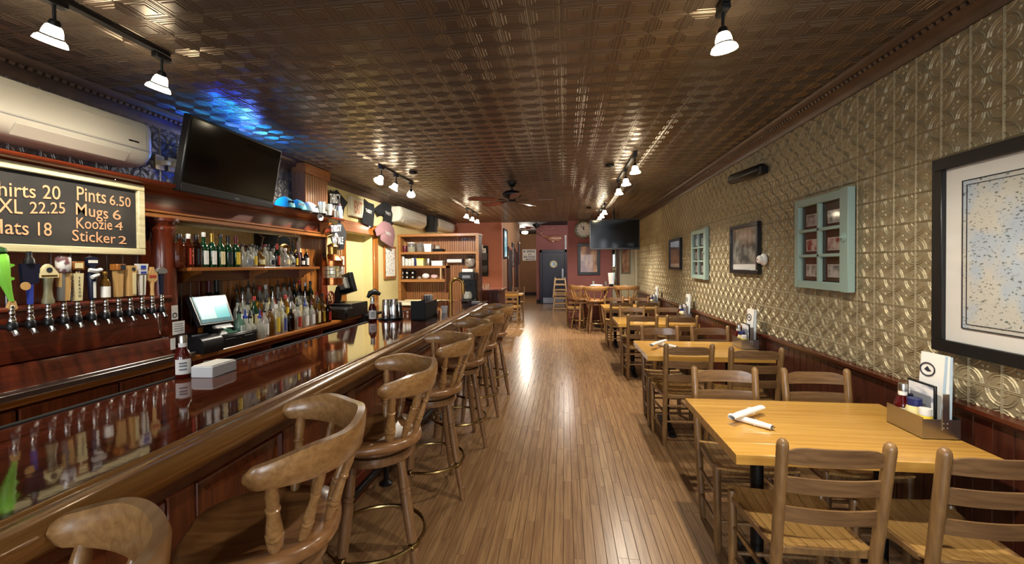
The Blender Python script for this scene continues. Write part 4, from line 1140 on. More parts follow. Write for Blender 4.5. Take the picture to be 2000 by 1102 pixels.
def bottle_mesh(shape, glass):
    k = ('b', shape, glass)
    if k not in CACHE:
        mb = MB().lathe(SH[shape], n=(8 if shape == 'square' else 14), caps=False)
        if shape == 'square':
            q = 1/math.cos(PI/8); mb.v = [(p[0]*math.cos(PI/8)*q-p[1]*math.sin(PI/8)*q, p[0]*math.sin(PI/8)*q+p[1]*math.cos(PI/8)*q, p[2]) for p in mb.v]
        CACHE[k] = mb.mesh('bottle', glass)
    return CACHE[k]
def cap_mesh(h, kind, mat):
    k = ('c', h, kind, mat)
    if k not in CACHE:
        if kind == 'cap': pr = [(.0165,h-.03),(.0165,h+.008),(.014,h+.011),(0,h+.011)]
        elif kind == 'foil': pr = [(.0165,h-.075),(.0165,h+.004),(.0,h+.006)]
        elif kind == 'cork': pr = [(.0165,h-.004),(.02,h),(.02,h+.022),(.017,h+.026),(0,h+.026)]
        else: pr = [(.015,h-.012),(.017,h-.01),(.017,h+.006),(.008,h+.014),(.0055,h+.05),(.004,h+.062),(0,h+.062)]
        CACHE[k] = MB().lathe(pr, n=12, caps=False).mesh('stopper', mat)
    return CACHE[k]
def label_mesh(shape, mat, z0, z1):
    k = ('l', shape, mat, z0, z1)
    if k not in CACHE:
        r = max(p[0] for p in SH[shape]) + .0009; mb = MB(); n = 8; P = []; F = []
        for i in range(n+1):
            a = -1.15 + 2.3*i/n
            P += [(r*math.cos(a), r*math.sin(a), z0), (r*math.cos(a), r*math.sin(a), z1)]
        for i in range(n): F.append((2*i, 2*i+2, 2*i+3, 2*i+1))
        CACHE[k] = mb.add(P, F).mesh('paper_label', mat)
    return CACHE[k]
def bottle(loc, shape, glass, lab, cap, label, group, ckind='cap', lz=None, k=1., rz=0., lab2=None):
    h = SH[shape][-1][1]
    o = link_mesh('liquor_bottle', bottle_mesh(shape, glass), None, loc, rz, (k, k, k))
    tag(o, label, 'bottle', group)
    link_mesh('stopper', cap_mesh(h, ckind, cap), o)
    hb = [p[1] for p in SH[shape] if p[0] >= max(q[0] for q in SH[shape])*.97]
    z0, z1 = lz or (min(hb)+.02, max(hb)-.02)
    if lab: link_mesh('paper_label', label_mesh(shape, lab, z0, z1), o)
    if lab2: link_mesh('strip_label', label_mesh(shape, lab2[0], lab2[1], lab2[2]), o)
    return o

GN = {'amber_glass':'amber', 'green_glass':'green', 'dark_green_glass':'dark green', 'clear_glass':'clear', 'brown_glass':'dark brown', 'pale_green_glass':'pale green', 'blue_glass':'blue', 'gold_glass':'golden'}
LN = {'paper':'white label', 'red_label':'red label', 'ink':'black label', 'yellow_label':'yellow label', 'cream':'cream label', 'grey_ink':'grey label', 'blue_label':'blue label', None:'no label', 'tap_pale_wood':'tan label'}
KN = {'black_plastic':'black cap', 'white_gloss':'white cap', 'gold_cap':'gold cap', 'burgundy':'burgundy capsule', 'red_cap':'red cap', 'pouring_spout':'dark pouring spout', 'chrome':'metal spout', 'amber_wood':'cork stopper', 'blue_label':'blue cap'}
# upper shelf, from the column to the pilaster: (pixel x, shape, glass, label, cap, cap kind, scale)
UP = [(351,'square','amber_glass',None,'black_plastic','cap',1.02),(368,'square','amber_glass','red_label','white_gloss','cap',1.04),(384,'square','brown_glass','ink','black_plastic','cap',1.04),
 (398,'wine','green_glass','paper','white_gloss','cap',.97),(414,'wine','green_glass','paper','gold_cap','foil',.98),(431,'wine','green_glass','cream','black_plastic','cap',.96),(446,'wine','green_glass','ink','black_plastic','foil',.95),(461,'wine','green_glass','yellow_label','burgundy','foil',.96),
 (474,'liquor','clear_glass',None,'black_plastic','cork',.88),(484,'short','clear_glass','grey_ink','black_plastic','cork',1.0),(496,'liquor','clear_glass','yellow_label','black_plastic','cork',.86),(507,'short','gold_glass','cream','black_plastic','cork',1.05),
 (518,'liquor','clear_glass',None,'burgundy','cork',.92),(529,'short','clear_glass','ink','black_plastic','cork',1.0),(541,'wine','dark_green_glass','red_label','red_cap','foil',.82),(557,'short','clear_glass','cream','white_gloss','cork',1.08),(569,'dome','clear_glass','ink','black_plastic','cap',.92),(577,'liquor','brown_glass','yellow_label','gold_cap','cap',.8),(588,'short','brown_glass','paper','black_plastic','cap',.95),(598,'liquor','brown_glass','paper','gold_cap','cap',.86)]
for i, (px, sh, g, lb, cp, ck, k) in enumerate(UP):
    p = at(px, 500, X=-2.725)
    bottle((-2.725, p.y, 1.5525), sh, g, lb, M(cp).name, '%s bottle, %s, %s from the column of the upper shelf front row' % (GN[g], LN[lb], ORD[i]), 'bottles on the upper shelf', ck, None, k*(.87 if sh == 'wine' else .84 if sh == 'square' else .8), .35)
UB = [(360,'tall','clear_glass','black_plastic'),(490,'liquor','clear_glass','black_plastic'),(501,'liquor','clear_glass','black_plastic'),(513,'liquor','gold_glass','burgundy'),(524,'tall','clear_glass','black_plastic'),(535,'liquor','clear_glass','black_plastic'),(549,'liquor','clear_glass','white_gloss'),(563,'short','gold_glass','black_plastic'),(581,'liquor','brown_glass','gold_cap')]
for i, (px, sh, g, cp) in enumerate(UB):
    p = at(px, 500, X=-2.83)
    bottle((-2.83, p.y, 1.5525), sh, g, 'cream' if i % 2 else None, cp, '%s bottle, %s from the column of the upper shelf back row' % (GN[g], ORD[i]), 'bottles on the upper shelf', 'cork' if i % 2 else 'cap', None, .74, .35)
# counter: front row, then two rows on the riser
FR = [(466,'square','pale_green_glass','paper','pouring_spout',.95),(478,'dome','clear_glass','grey_ink','blue_label',1.05),(487,'dome','clear_glass','cream','pouring_spout',1.02),(506,'dome','clear_glass',None,'blue_label',.95),(515,'liquor','clear_glass','paper','pouring_spout',.92),(527,'tall','gold_glass',None,'pouring_spout',.85),(538,'tall','clear_glass','yellow_label','white_gloss',.95),(552,'square','clear_glass','blue_label','chrome',.9),(567,'liquor','brown_glass',None,'chrome',.9),
 (580,'liquor','clear_glass','red_label','pouring_spout',.95),(595,'liquor','clear_glass','paper','blue_label',.92),(608,'liquor','clear_glass','paper','burgundy',.92),(620,'tall','gold_glass','cream','pouring_spout',.86),(630,'tall','gold_glass','yellow_label','pouring_spout',.82),(640,'liquor','brown_glass','red_label','burgundy',.9)]
for i, (px, sh, g, lb, cp, k) in enumerate(FR):
    p = at(px, 620, X=-2.69)
    bottle((-2.685, p.y, .9205), sh, g, lb, cp, '%s bottle, %s, %s from the till in the worktop front row' % (GN[g], LN[lb], ORD[i]), 'bottles on the worktop', 'spout' if cp in ('pouring_spout', 'chrome', 'burgundy', 'blue_label') else 'cap', None, k, .35)
MR = [(464,'tall','clear_glass','paper'),(474,'tall','clear_glass','paper'),(484,'liquor','clear_glass','cream'),(496,'wine','green_glass','cream'),(508,'tall','gold_glass','red_label'),(520,'liquor','clear_glass','cream'),(533,'tall','clear_glass','yellow_label'),(545,'liquor','clear_glass','cream'),(557,'tall','gold_glass','yellow_label'),(570,'liquor','clear_glass','paper'),(583,'tall','clear_glass','cream'),(596,'liquor','clear_glass','paper'),(608,'tall','gold_glass','yellow_label'),(619,'tall','clear_glass','yellow_label'),(629,'liquor','gold_glass','cream')]
for i, (px, sh, g, lb) in enumerate(MR):
    p = at(px, 590, X=-2.79)
    cp = ['pouring_spout','chrome','pouring_spout','red_cap','black_plastic'][i % 5]
    bottle((-2.79, p.y, .9855), sh, g, lb, cp, '%s bottle, %s, %s from the till in the middle bottle row' % (GN[g], LN[lb], ORD[i]), 'bottles on the riser', 'spout' if cp in ('pouring_spout', 'chrome') else 'cap', None, .96, .35)
BR_ = [(462,'tall','gold_glass','cream'),(474,'tall','clear_glass','paper'),(485,'tall','clear_glass','cream'),(496,'tall','gold_glass','yellow_label'),(507,'tall','clear_glass','paper'),(519,'tall','clear_glass','cream'),(531,'tall','gold_glass','red_label'),(543,'tall','clear_glass','cream'),(555,'tall','clear_glass','paper'),(565,'tall','clear_glass','red_label'),(575,'wine','dark_green_glass','cream'),(585,'wine','brown_glass','paper'),(596,'wine','brown_glass','cream'),(606,'wine','green_glass','paper')]
for i, (px, sh, g, lb) in enumerate(BR_):
    p = at(px, 560, X=-2.872)
    cp = ['pouring_spout','black_plastic','pouring_spout','pouring_spout','red_cap','white_gloss','black_plastic'][i % 7]
    bottle((-2.872, p.y, 1.086), sh, g, lb, cp, '%s bottle, %s, %s from the till in the raised back row' % (GN[g], LN[lb], ORD[i]), 'bottles on the riser', 'spout' if cp == 'pouring_spout' else 'cap', None, .92 + .08*(i % 3)/2, .35)
for i, px in enumerate((426, 440)):
    p = at(px, 560, X=-2.872)
    bottle((-2.872, p.y-.09, 1.086), 'wine', 'dark_green_glass', None, ['burgundy', 'black_plastic'][i], 'large dark green wine bottle behind the till screen, %s capsule' % ['burgundy', 'black'][i], 'wine bottles behind the till', 'foil', None, 1.15, .35)
tag(MB().lathe([(.024,0),(.03,.004),(.026,.03),(.018,.06),(.012,.09),(.018,.11),(.02,.14),(.016,.165),(0,.17)], (-2.74, at(533, 585, X=-2.74).y, .9855), 16).build('ceramic_bottle', 'white_gloss'), 'white pear shaped bottle standing above the front row', 'bottle')
# steel spout chain ornament on the upper shelf (pink and chrome bottle topper)
t = thing('bottle_ornament', 'tall pink and chrome ornament beside the dark bottles on the upper shelf', 'ornament', (-2.72, at(583, 500, X=-2.72).y, 1.5525))
MB().tube([(0,.03,0),(0,.015,.1),(0,-.01,.17),(0,-.02,.25)], [.012,.014,.01,.006], 10).build('stem', 'shirt_pink', t)
MB().tube([(0,-.02,.25),(0,.0,.3),(0,.03,.305),(0,-.03,.32),(0,-.06,.34)], .005, 8).build('crook', 'chrome', t)

# ================================================================== TILLS
def till_quad(t, tl, tr, br, bl, name, mat, th, inset=0., lift=0.):
    P = [Vector(p)-t.location for p in (bl, br, tr, tl)]
    c = sum(P, Vector())/4; n = (P[1]-P[0]).cross(P[3]-P[0]).normalized()
    P = [p + (c-p)*inset + n*lift for p in P]; Q = [p - n*th for p in P]
    return MB().add(P+Q, [(0,1,2,3),(7,6,5,4),(0,4,5,1),(1,5,6,2),(2,6,7,3),(3,7,4,0)]).build(name, mat, t, smooth=False)
ti = thing('cash_till', 'black cash till with a bright touchscreen beside the wooden column', 'till', (-2.8, 3.08, .92))
def tw(name, mb, mat): return mb.build(name, mat, ti, world=True)
dr = tw('cash_drawer', MB().box(-2.83, -2.635, 3.0, 3.40, .921, 1.02, .006), 'black_plastic')
dd = MB().box(-2.637, -2.628, 3.02, 3.385, .93, 1.008, .003).build('drawer_front', 'black_plastic', ti, world=True)
for yy in (3.04, 3.24): tw('drawer_slot', MB().box(-2.63, -2.6255, yy, yy+.1, .985, .989), 'grey_ink')
tw('drawer_lock', MB().lathe([(.009,0),(.009,.006),(0,.007)], (-2.629, 3.2, .975), 12, (1,0,0)), 'chrome')
pr = [(-2.95,.921),(-2.60,.921),(-2.595,.95),(-2.60,1.01),(-2.62,1.035),(-2.66,1.045),(-2.95,1.05)]
tw('printer', MB().profile(pr, 'Y', 2.80, 2.985), 'black_plastic')
tw('paper_slot', MB().box(-2.72, -2.70, 2.83, 2.955, 1.044, 1.052), 'grey_ink')
tw('screen_stand', MB().prism([(0,0),(.14,0),(.12,.02),(.07,.06),(.05,.14),(.02,.14),(.0,.04)], (-2.83, 3.05, 1.02), (1,0,0), (0,0,1), (0,.2,0)), 'black_plastic')
q = (at(369,579,X=-2.79), at(440,575,X=-2.79), at(457,627,X=-2.66), at(392,636,X=-2.66))
till_quad(ti, *q, 'screen_case', 'black_plastic', .035)
till_quad(ti, *q, 'screen', 'screen_bar', .004, .1, .003)
def mixq(u0, u1, v0, v1):
    f = lambda u, v: (q[3]*(1-u)+q[2]*u)*(1-v) + (q[0]*(1-u)+q[1]*u)*v
    return f(u0,v1), f(u1,v1), f(u1,v0), f(u0,v0)
till_quad(ti, *mixq(.08,.52,.17,.88), 'receipt_pane', 'screen_white', .001, 0, .0045)
till_quad(ti, *mixq(.525,.92,.17,.88), 'button_pane', 'screen_teal', .001, 0, .0045)
till_quad(ti, *mixq(.08,.92,.89,.94), 'title_bar', 'screen_teal', .001, 0, .0045)
t2_ = thing('cash_till', 'black cash till with its screen turned away, at the end of the worktop', 'till', (-2.8, 5.1, .92))
def tw2(name, mb, mat): return mb.build(name, mat, t2_, world=True)
tw2('cash_drawer', MB().box(-3.08, -2.6, 4.98, 5.42, .921, 1.09, .008), 'black_plastic')
tw2('printer', MB().box(-2.86, -2.56, 4.78, 4.965, .921, 1.06, .02), 'black_plastic')
tw2('screen_stand', MB().prism([(0,0),(.16,0),(.16,.015),(.1,.03),(.15,.2),(.11,.21),(.05,.03),(0,.015)], (-2.96, 5.08, 1.09), (1,0,0), (0,0,1), (0,.12,0)), 'black_plastic')
tw2('screen_case', MB().obox((-2.77, 5.2, 1.33), (.012,.03,.0), (.11,-.05,.03), (-.03,0,.12), .006), 'black_plastic')
tw2('screen_back', MB().obox((-2.79, 5.14, 1.33), (.02,.05,.0), (.06,-.03,.015), (-.02,0,.07), .01), 'cap_grey')
sn = thing('hand_scanner', 'black hand scanner on a curved stand at the end of the worktop', 'scanner', (-2.52, 5.5, 0))
sn.location = (-2.66, 5.62, .92)
MB().lathe([(.06,0),(.06,.012),(.02,.02)], n=18).build('foot', 'black_plastic', sn)
MB().tube([(0,0,.01),(0,.0,.08),(.02,.02,.16),(.03,.03,.22)], [.014,.014,.018,.02], 10).build('stand', 'black_plastic', sn)
MB().tube([(-.03,-.02,.2),(.0,0,.26),(.05,.03,.28),(.12,.06,.24)], [.02,.04,.045,.02], 12).build('head', 'black_plastic', sn)
# end support of the worktop towards the recess
tag(MB().box(-3.09, -2.55, 5.32, 5.75, .885, .92, .005).box(-3.05, -2.6, 5.33, 5.72, 0, .885, .004).build('end_cabinet', 'black_matte'), 'black end cabinet under the second till', 'cabinet')
# ---- cards taped by the column
for nm, lb, (x0, y0, x1, y1), X, m in (('round_logo_card', 'white card with a round dark emblem taped beside the column', (335, 596, 347, 625), -2.738, 'paper'), ('permit_sheet', 'small framed permit sheet below the round emblem card', (337, 626, 360, 655), -2.728, 'paper'), ('note_strip', 'white paper note curling below the permit sheet', (333, 660, 342, 684), -2.69, 'paper')):
    a, b_ = at(x0, y1, X=X), at(x1, y0, X=X)
    c = thing(nm, lb, 'card', (X, (a.y+b_.y)/2, a.z))
    MB().box(X, X+.002, a.y, b_.y, a.z, b_.z).build('sheet', m, c, world=True)
    if nm == 'round_logo_card':
        MB().tube([(X+.002, (a.y+b_.y)/2+.016*math.cos(t_), a.z+.03+.016*math.sin(t_)) for t_ in [2*PI*i/16 for i in range(16)]], .003, 6, True).build('emblem', 'ink', c, world=True)
    elif nm == 'permit_sheet':
        for k in range(4): MB().box(X+.002, X+.003, a.y+.012, b_.y-.012, b_.z-.02-.016*k, b_.z-.016-.016*k).build('text_line', 'grey_ink', c, world=True)

# ================================================================== SHELF UNIT AND SIDE COUNTER
su = thing('shelf_unit', 'tall brown beadboard shelf unit at the far end of the bar', 'shelf unit', (-2.32, 7.85, 0))
def sp_(name, mb, mat, **k): return mb.build(name, mat, su, world=True, **k)
x0, x1, yf, yb = -3.09, -1.555, 7.70, 8.02
sp_('side_panel', MB().box(x0, x0+.05, yf, yb, .9, 2.13, .004), 'shelf_wood')
sp_('side_panel', MB().box(x1-.05, x1, yf, yb, .0, 2.13, .004), 'dark_beadboard')
sp_('face_post', MB().box(x1-.055, x1+.004, yf-.012, yf+.02, .0, 2.10, .003), 'shelf_wood')
sp_('top_board', MB().box(x0, x1+.01, yf-.012, yb, 2.095, 2.145, .004), 'shelf_wood')
n = 0; xx = x0+.05; bd = MB()
while xx < x1-.06: bd.box(xx+.001, xx+.042, yb-.03, yb-.018, .9, 2.10, .004); xx += .0435
sp_('beadboard_back', bd, 'beadboard_wood', smooth=False)['kind'] = 'stuff'
sp_('back_panel', MB().box(x0, x1, yb-.018, yb, .9, 2.13), 'beadboard_wood')
sp_('shelf', MB().box(x0+.05, x1-.05, yf, yb-.03, 1.768, 1.812, .004), 'shelf_wood')
XD = at(871, 540, Y=7.7).x
sp_('shelf', MB().box(x0+.05, XD, yf, yb-.03, 1.507, 1.553, .004), 'shelf_wood')
sp_('shelf', MB().box(x0+.05, XD-.02, yf, yb-.03, 1.252, 1.302, .004), 'shelf_wood')
sp_('divider', MB().box(XD-.03, XD, yf+.02, yb-.03, 1.05, 1.55, .003), 'dark_beadboard')
sp_('gallery_post', MB().box(XD-.115, XD-.085, yf+.0, yf+.03, 1.30, 1.51, .003), 'pale_wood')
tag(MB().box(-3.09, -1.62, 7.05, 7.69, .875, .91, .005).build('side_worktop', 'ivory_box'), 'pale laminate worktop in front of the shelf unit', 'worktop')
sc2 = thing('base_cabinet', 'dark base cabinet under the pale worktop', 'cabinet', (-2.35, 7.4, 0))
MB().box(-3.08, -1.64, 7.1, 8.0, 0, .873, .004).build('body', 'dark_beadboard', sc2, world=True)
for k in range(3): MB().box(-3.05+.47*k, -2.6+.47*k, 7.082, 7.1, .1, .85, .004).build('door', 'dark_beadboard', sc2, world=True)

def on_unit(px, z): p = at(px, 500, Y=7.83); return (p.x, 7.83, z)
def wpx(d): return d*7.95/FPX
def jar(name, label, cat, px, z, w, h, mat, lid=None, fill=None, group='things on the shelf unit'):
    r = wpx(w)/2; H = wpx(h)
    t = thing(name, label, cat, on_unit(px, z), group=group)
    MB().lathe([(r*.92,.001),(r,.01),(r,H*.82),(r*.9,H*.9),(r*.9,H*.93)], n=16).build('body', mat, t)
    if lid: MB().lathe([(r*.94,H*.91),(r*.96,H*.93),(r*.94,H),(0,H)], n=16, caps=False).build('lid', lid, t)
    if fill: MB().lathe([(r*.93,.006),(r*.93,H*.55),(0,H*.58)], n=16).build('contents', fill, t)
    return t
def crate(name, label, cat, px, z, w, h, mat, lid=None, taper_=.9, group='things on the shelf unit'):
    a, H, d = wpx(w)/2, wpx(h), .09
    t = thing(name, label, cat, on_unit(px, z), group=group)
    P = [(-a*taper_,-d*taper_,0),(a*taper_,-d*taper_,0),(a*taper_,d*taper_,0),(-a*taper_,d*taper_,0),(-a,-d,H),(a,-d,H),(a,d,H),(-a,d,H)]
    MB().add(P, [(0,3,2,1),(4,5,6,7),(0,1,5,4),(1,2,6,5),(2,3,7,6),(3,0,4,7)]).build('body', mat, t)
    MB().box(-a-.004, a+.004, -d-.004, d+.004, H-.012, H+.006, .003).build('lid' if lid else 'rim', lid or mat, t)
    return t
z1_, z2_, z3_ = 1.8125, 1.5535, 1.3025
j = jar('straw_jar', 'dark jar of wooden sticks on the top shelf', 'jar', 784, z1_, 7, 13, 'brown_glass')
for k in range(5): MB().tube([(.005*k-.01, .004*(k%3)-.004, .05), (.012*k-.024, .01*(k%3)-.01, .21)], .003, 6).build('stick', 'tap_pale_wood', j)
j = jar('straw_jar', 'red jar of wooden sticks on the top shelf', 'jar', 791, z1_, 8, 14, 'burgundy')
for k in range(5): MB().tube([(.005*k-.01, .004*(k%3)-.004, .05), (.012*k-.024, .01*(k%3)-.01, .2)], .003, 6).build('stick', 'tap_pale_wood', j)
jar('clear_tub', 'clear plastic tub with white lid on the top shelf', 'tub', 804, z1_, 17, 19, 'plastic_clear', 'white_gloss', 'cream')
jar('clear_tub', 'clear plastic tub of brown snack mix on the top shelf', 'tub', 821, z1_, 16, 18, 'plastic_clear', 'plastic_clear', 'snack_mix')
crate('white_bucket', 'white square bucket with lid on the top shelf', 'bucket', 838, z1_, 15, 15, 'white_gloss', 'white_gloss', .85)
crate('grey_tray', 'low dark tray of small things on the top shelf', 'tray', 857, z1_, 20, 5, 'dark_iron')
tag(MB().lathe([(.05,0),(.055,.01),(.04,.05),(.02,.07),(0,.072)], Vector(on_unit(855, z1_+.055)), 14).build('glass_dome', 'clear_glass'), 'small glass dome in the dark tray on the top shelf', 'dome')
jar('white_jug', 'tall white plastic bottle at the left of the middle shelf', 'bottle', 786, z2_, 9, 19, 'white_gloss', 'white_gloss')
jar('small_bottle', 'small clear bottle with white label on the middle shelf', 'bottle', 794, z2_, 6, 16, 'paper', 'black_plastic')
jar('small_bottle', 'small white bottle with gold cap on the middle shelf', 'bottle', 800, z2_, 6, 15, 'white_gloss', 'gold_cap')
jar('small_bottle', 'small white bottle with black cap on the middle shelf', 'bottle', 806, z2_, 6, 17, 'white_gloss', 'black_plastic')
jar('small_bottle', 'small blue bottle with black cap on the middle shelf', 'bottle', 812.5, z2_, 6.5, 18, 'lid_blue', 'black_plastic')
crate('yellow_jug', 'yellow plastic jug on the middle shelf', 'jug', 823, z2_, 14, 14, 'mayo', 'mustard', .95)
jar('steel_tin', 'grey steel tin on the middle shelf', 'tin', 837, z2_, 13, 15, 'steel')
crate('white_carton', 'long white carton on the middle shelf', 'carton', 856, z2_, 22, 9, 'paper', None, 1.)
k = 0
for px in (787, 796, 807):
    for lv in range(2):
        m = thing('dark_mug', 'dark grey mug in the %s row, %s stack from the left' % (['lower', 'upper'][lv], ORD[[787,796,807].index(px)]), 'mug', Vector(on_unit(px, z3_+lv*wpx(8.5)+.001*lv)), group='dark mugs on the lower shelf')
        r, H = wpx(8)/2, wpx(8.4)
        MB().lathe([(r*.85,0),(r,.01),(r,H),(r*.9,H),(r*.88,.015),(0,.012)], n=16, caps=False).build('body', 'dark_iron', m)
        MB().tube([(r*.9,0,H*.8),(r*1.4,0,H*.75),(r*1.4,0,H*.3),(r*.9,0,H*.2)], .006, 6).build('handle', 'dark_iron', m)
        MB().box(-r*.4, r*.4, -r-.003, -r+.003, H*.3, H*.65).build('badge', 'paper', m)
jar('small_cup', 'little glass cup beside the dark mugs', 'cup', 819, z3_, 6, 6, 'clear_glass')
b_ = tag(MB().grid(lambda u, v: Vector(on_unit(831, z3_)) + Vector((.075*math.cos(2*PI*u)*math.sin(PI*v)*(1+.1*math.sin(9*u)), .06*math.sin(2*PI*u)*math.sin(PI*v), .055-.054*math.cos(PI*v))), 18, 9, True).build('white_bag', 'paper'), 'rounded white paper bag on the lower shelf', 'bag', 'things on the shelf unit')
tag(MB().grid(lambda u, v: Vector(on_unit(848, z3_)) + Vector((.07*math.cos(2*PI*u)*math.sin(PI*v), .06*math.sin(2*PI*u)*math.sin(PI*v), .043-.042*math.cos(PI*v)+.008*math.sin(14*u)*math.sin(PI*v))), 18, 9, True).build('pink_packets', 'pouch_pink'), 'heap of pink paper packets on the lower shelf', 'packets', 'things on the shelf unit')
pt_ = thing('paper_roll_holder', 'white paper roll on a black wall holder inside the shelf unit', 'paper roll', (at(888,508,Y=7.9).x, 7.9, at(888,512,Y=7.9).z))
MB().lathe([(.036,-.14),(.036,.14)], (0,0,.02), 16, (1,0,0)).build('roll', 'paper', pt_)
for s in (-1, 1): MB().box(s*.15-.012, s*.15+.012, -.02, .09, -.02, .05, .004).build('end_bracket', 'black_plastic', pt_)
cm_ = thing('coffee_machine', 'black and steel coffee machine at the right of the shelf unit', 'coffee machine', (at(915,590,Y=7.5).x, 7.5, .91))
MB().box(-.13, .13, .06, .17, 0, .5, .01).build('column', 'black_plastic', cm_)
MB().box(-.13, .13, -.14, .17, 0, .04, .008).build('base', 'black_plastic', cm_)
MB().box(-.14, .14, -.15, .17, .38, .52, .012).build('head', 'black_plastic', cm_)
MB().lathe([(.05,.045),(.075,.06),(.08,.11),(.065,.16),(.05,.18)], (0,-.04,0), 18).build('carafe', 'clear_glass', cm_)
MB().lathe([(.05,.36),(.08,.375)], (0,-.04,-.06), 16).build('filter_cone', 'steel', cm_)
MB().box(-.07, .07, -.155, -.148, .42, .47).build('panel', 'grey_ink', cm_)
tag(MB().box(cm_.location.x-.1, cm_.location.x+.1, 7.44, 7.62, 1.432, 1.49, .01).build('filter_pack', 'paper'), 'white pack of paper filters on top of the coffee machine', 'filters')
tag(MB().grid(lambda u, v: Vector((at(917,520,Y=7.9).x+.10*math.cos(2*PI*u)*math.sin(PI*v)*(1+.08*math.sin(7*u+3*v)), 7.93+.04*math.sin(2*PI*u)*math.sin(PI*v), 1.62-.11*math.cos(PI*v))), 18, 9, True).build('clear_bag', 'glass_bag'), 'clear plastic bag hanging above the coffee machine', 'bag')

# ---- service cabinet past the shelf unit, rack on the terracotta wall
sv = thing('service_cabinet', 'dark red service cabinet with a polished top past the shelf unit', 'cabinet', (-1.5, 8.8, 0))
MB().box(-1.72, -1.30, 8.42, 9.3, 0, 1.03, .005).build('body', 'wainscot_wood', sv, world=True)
MB().box(-1.76, -1.245, 8.38, 9.34, 1.03, 1.07, .008).build('top', 'rail_wood', sv, world=True)
for k in range(4): MB().box(-1.71+.1*k, -1.62+.1*k, 8.408, 8.42, .06, 1.0, .004).build('board', 'wainscot_wood', sv, world=True)
cr_ = thing('cruet_set', 'little glass cruets on the service cabinet', 'cruets', (-1.58, 8.55, 1.071))
for k in range(3): MB().lathe([(.02,0),(.022,.05),(.012,.07),(.014,.1),(0,.105)], (.05*k-.05, .02*(k % 2), 0), 10).build('cruet', 'clear_glass', cr_)
rk = thing('wall_rack', 'black rack of papers on the terracotta wall', 'rack', (at(945,540,Y=11.75).x, 11.76, at(945,540,Y=11.75).z))
MB().box(-.12, .12, 0, .035, 0, .85, .004).build('back_board', 'black_matte', rk)
for z in (.1, .45): MB().box(-.11, .11, -.06, .0, z, z+.2, .004).build('pocket', 'black_plastic', rk)
MB().obox((-.01,-.03,.68), (.08,0,.0), (0,.012,0), (0,0,.1), .002).build('papers', 'menu_card', rk)
MB().obox((-.05,-.03,.8), (.04,0,.0), (0,.01,0), (0,0,.08), .002).build('papers', 'paper', rk)

# ================================================================== THINGS ON THE CREAM WALL AND CORNICE
def shirt(label, pts, X, mat, sc_=6.06, ox=530, oy=330, prints=()):
    w_ = [at(ox+a/sc_, oy+b/sc_, X=X) for a, b in pts]
    c = sum(w_, Vector())/len(w_)
    t = thing('hung_shirt', label, 'shirt', c, group='souvenir shirts hung along the left wall')
    P = [p-c for p in w_]; n = len(P); mb = MB()
    # puffed cloth: rim, mid ring and centre, front and back
    front = []; F = []
    V = list(P)
    ring = [p*.55 + Vector((.022+.012*math.sin(i*2.3), 0, 0)) for i, p in enumerate(P)]
    rb = [p*.55 - Vector((.012, 0, 0)) for p in P]
    V += ring + [Vector((.03, 0, 0))] + rb + [Vector((-.014, 0, 0))]
    for i in range(n):
        j = (i+1) % n
        F += [(j, i, n+i, n+j), (n+j, n+i, 2*n), (i, j, 2*n+1+j, 2*n+1+i), (2*n+1+i, 2*n+1+j, 3*n+1)]
    mb.add(V, F).build('cloth', mat, t, angle=1.5)
    for body, a, b_, h in prints:
        p, q = at(ox+a[0]/sc_, oy+a[1]/sc_, X=X+.036), at(ox+b_[0]/sc_, oy+b_[1]/sc_, X=X+.036)
        text(body, 'shirt_print', p, q-p, Vector((0,0,1)), h, (q-p).length, t, 'print', bold=.02)
    return t
shirt('black shirt with white lettering hung beside the beadboard box', [(690,240),(735,275),(775,245),(845,330),(905,400),(865,465),(850,560),(690,545)], -3.06, 'shirt_black', prints=[('THIRSTY', (692,400), (818,405), .12), ('WHALE', (700,535), (835,545), .12)])
shirt('narrow black shirt hung next to the exit sign', [(1095,345),(1150,395),(1215,420),(1225,500),(1205,700),(1080,640),(1075,600),(1100,480)], -3.02, 'shirt_black', prints=[('THIRSTY', (1115,505), (1190,535), .05)])
shirt('black short sleeved shirt hung at an angle above the pink shirt', [(1345,385),(1385,405),(1450,455),(1475,560),(1430,675),(1330,620),(1335,555),(1300,545),(1265,565),(1220,470),(1290,420)], -3.05, 'shirt_black', prints=[('THIRSTY', (1350,530), (1415,560), .05)])
shirt('faded pink shirt hung over the wooden casing', [(1335,618),(1400,640),(1450,700),(1465,790),(1440,935),(1395,910),(1290,840),(1290,775),(1245,795),(1225,710),(1290,640)], -3.0, 'shirt_pink', prints=[('THIRSTY', (1345,765), (1420,800), .05)])
shirt('black shirt with large white lettering hanging under the cornice end', [(800,620),(850,660),(895,770),(885,800),(860,950),(790,965),(740,930),(700,830),(735,720)], -2.70, 'shirt_black', prints=[('THIRSTY', (705,745), (828,735), .075), ('&', (745,810), (795,808), .05), ('WHALE', (720,890), (850,888), .085)])
ex = thing('exit_sign', 'white exit sign with faded red letters between the hung shirts', 'sign', at(700, 405, X=-3.07))
a, b_ = at(687, 421, X=-3.03), at(711, 393, X=-3.03)
MB().box(-3.097, -3.03, a.y, b_.y, a.z, b_.z+.02, .006).build('housing', 'ivory_box', ex, world=True)
text('EXIT', 'sign_red', (-3.03, a.y+.08, a.z+.05), (0,1,0), (0,0,1), (b_.z-a.z)*.68, (b_.y-a.y)-.14, ex, 'lettering', bold=.02)
mn = thing('menu_board', 'wooden framed paper menu on the cream wall beside the shelf unit', 'menu', at(762, 545, X=-3.08))
a, b_ = at(752, 545, X=-3.07), at(773, 482, X=-3.07)
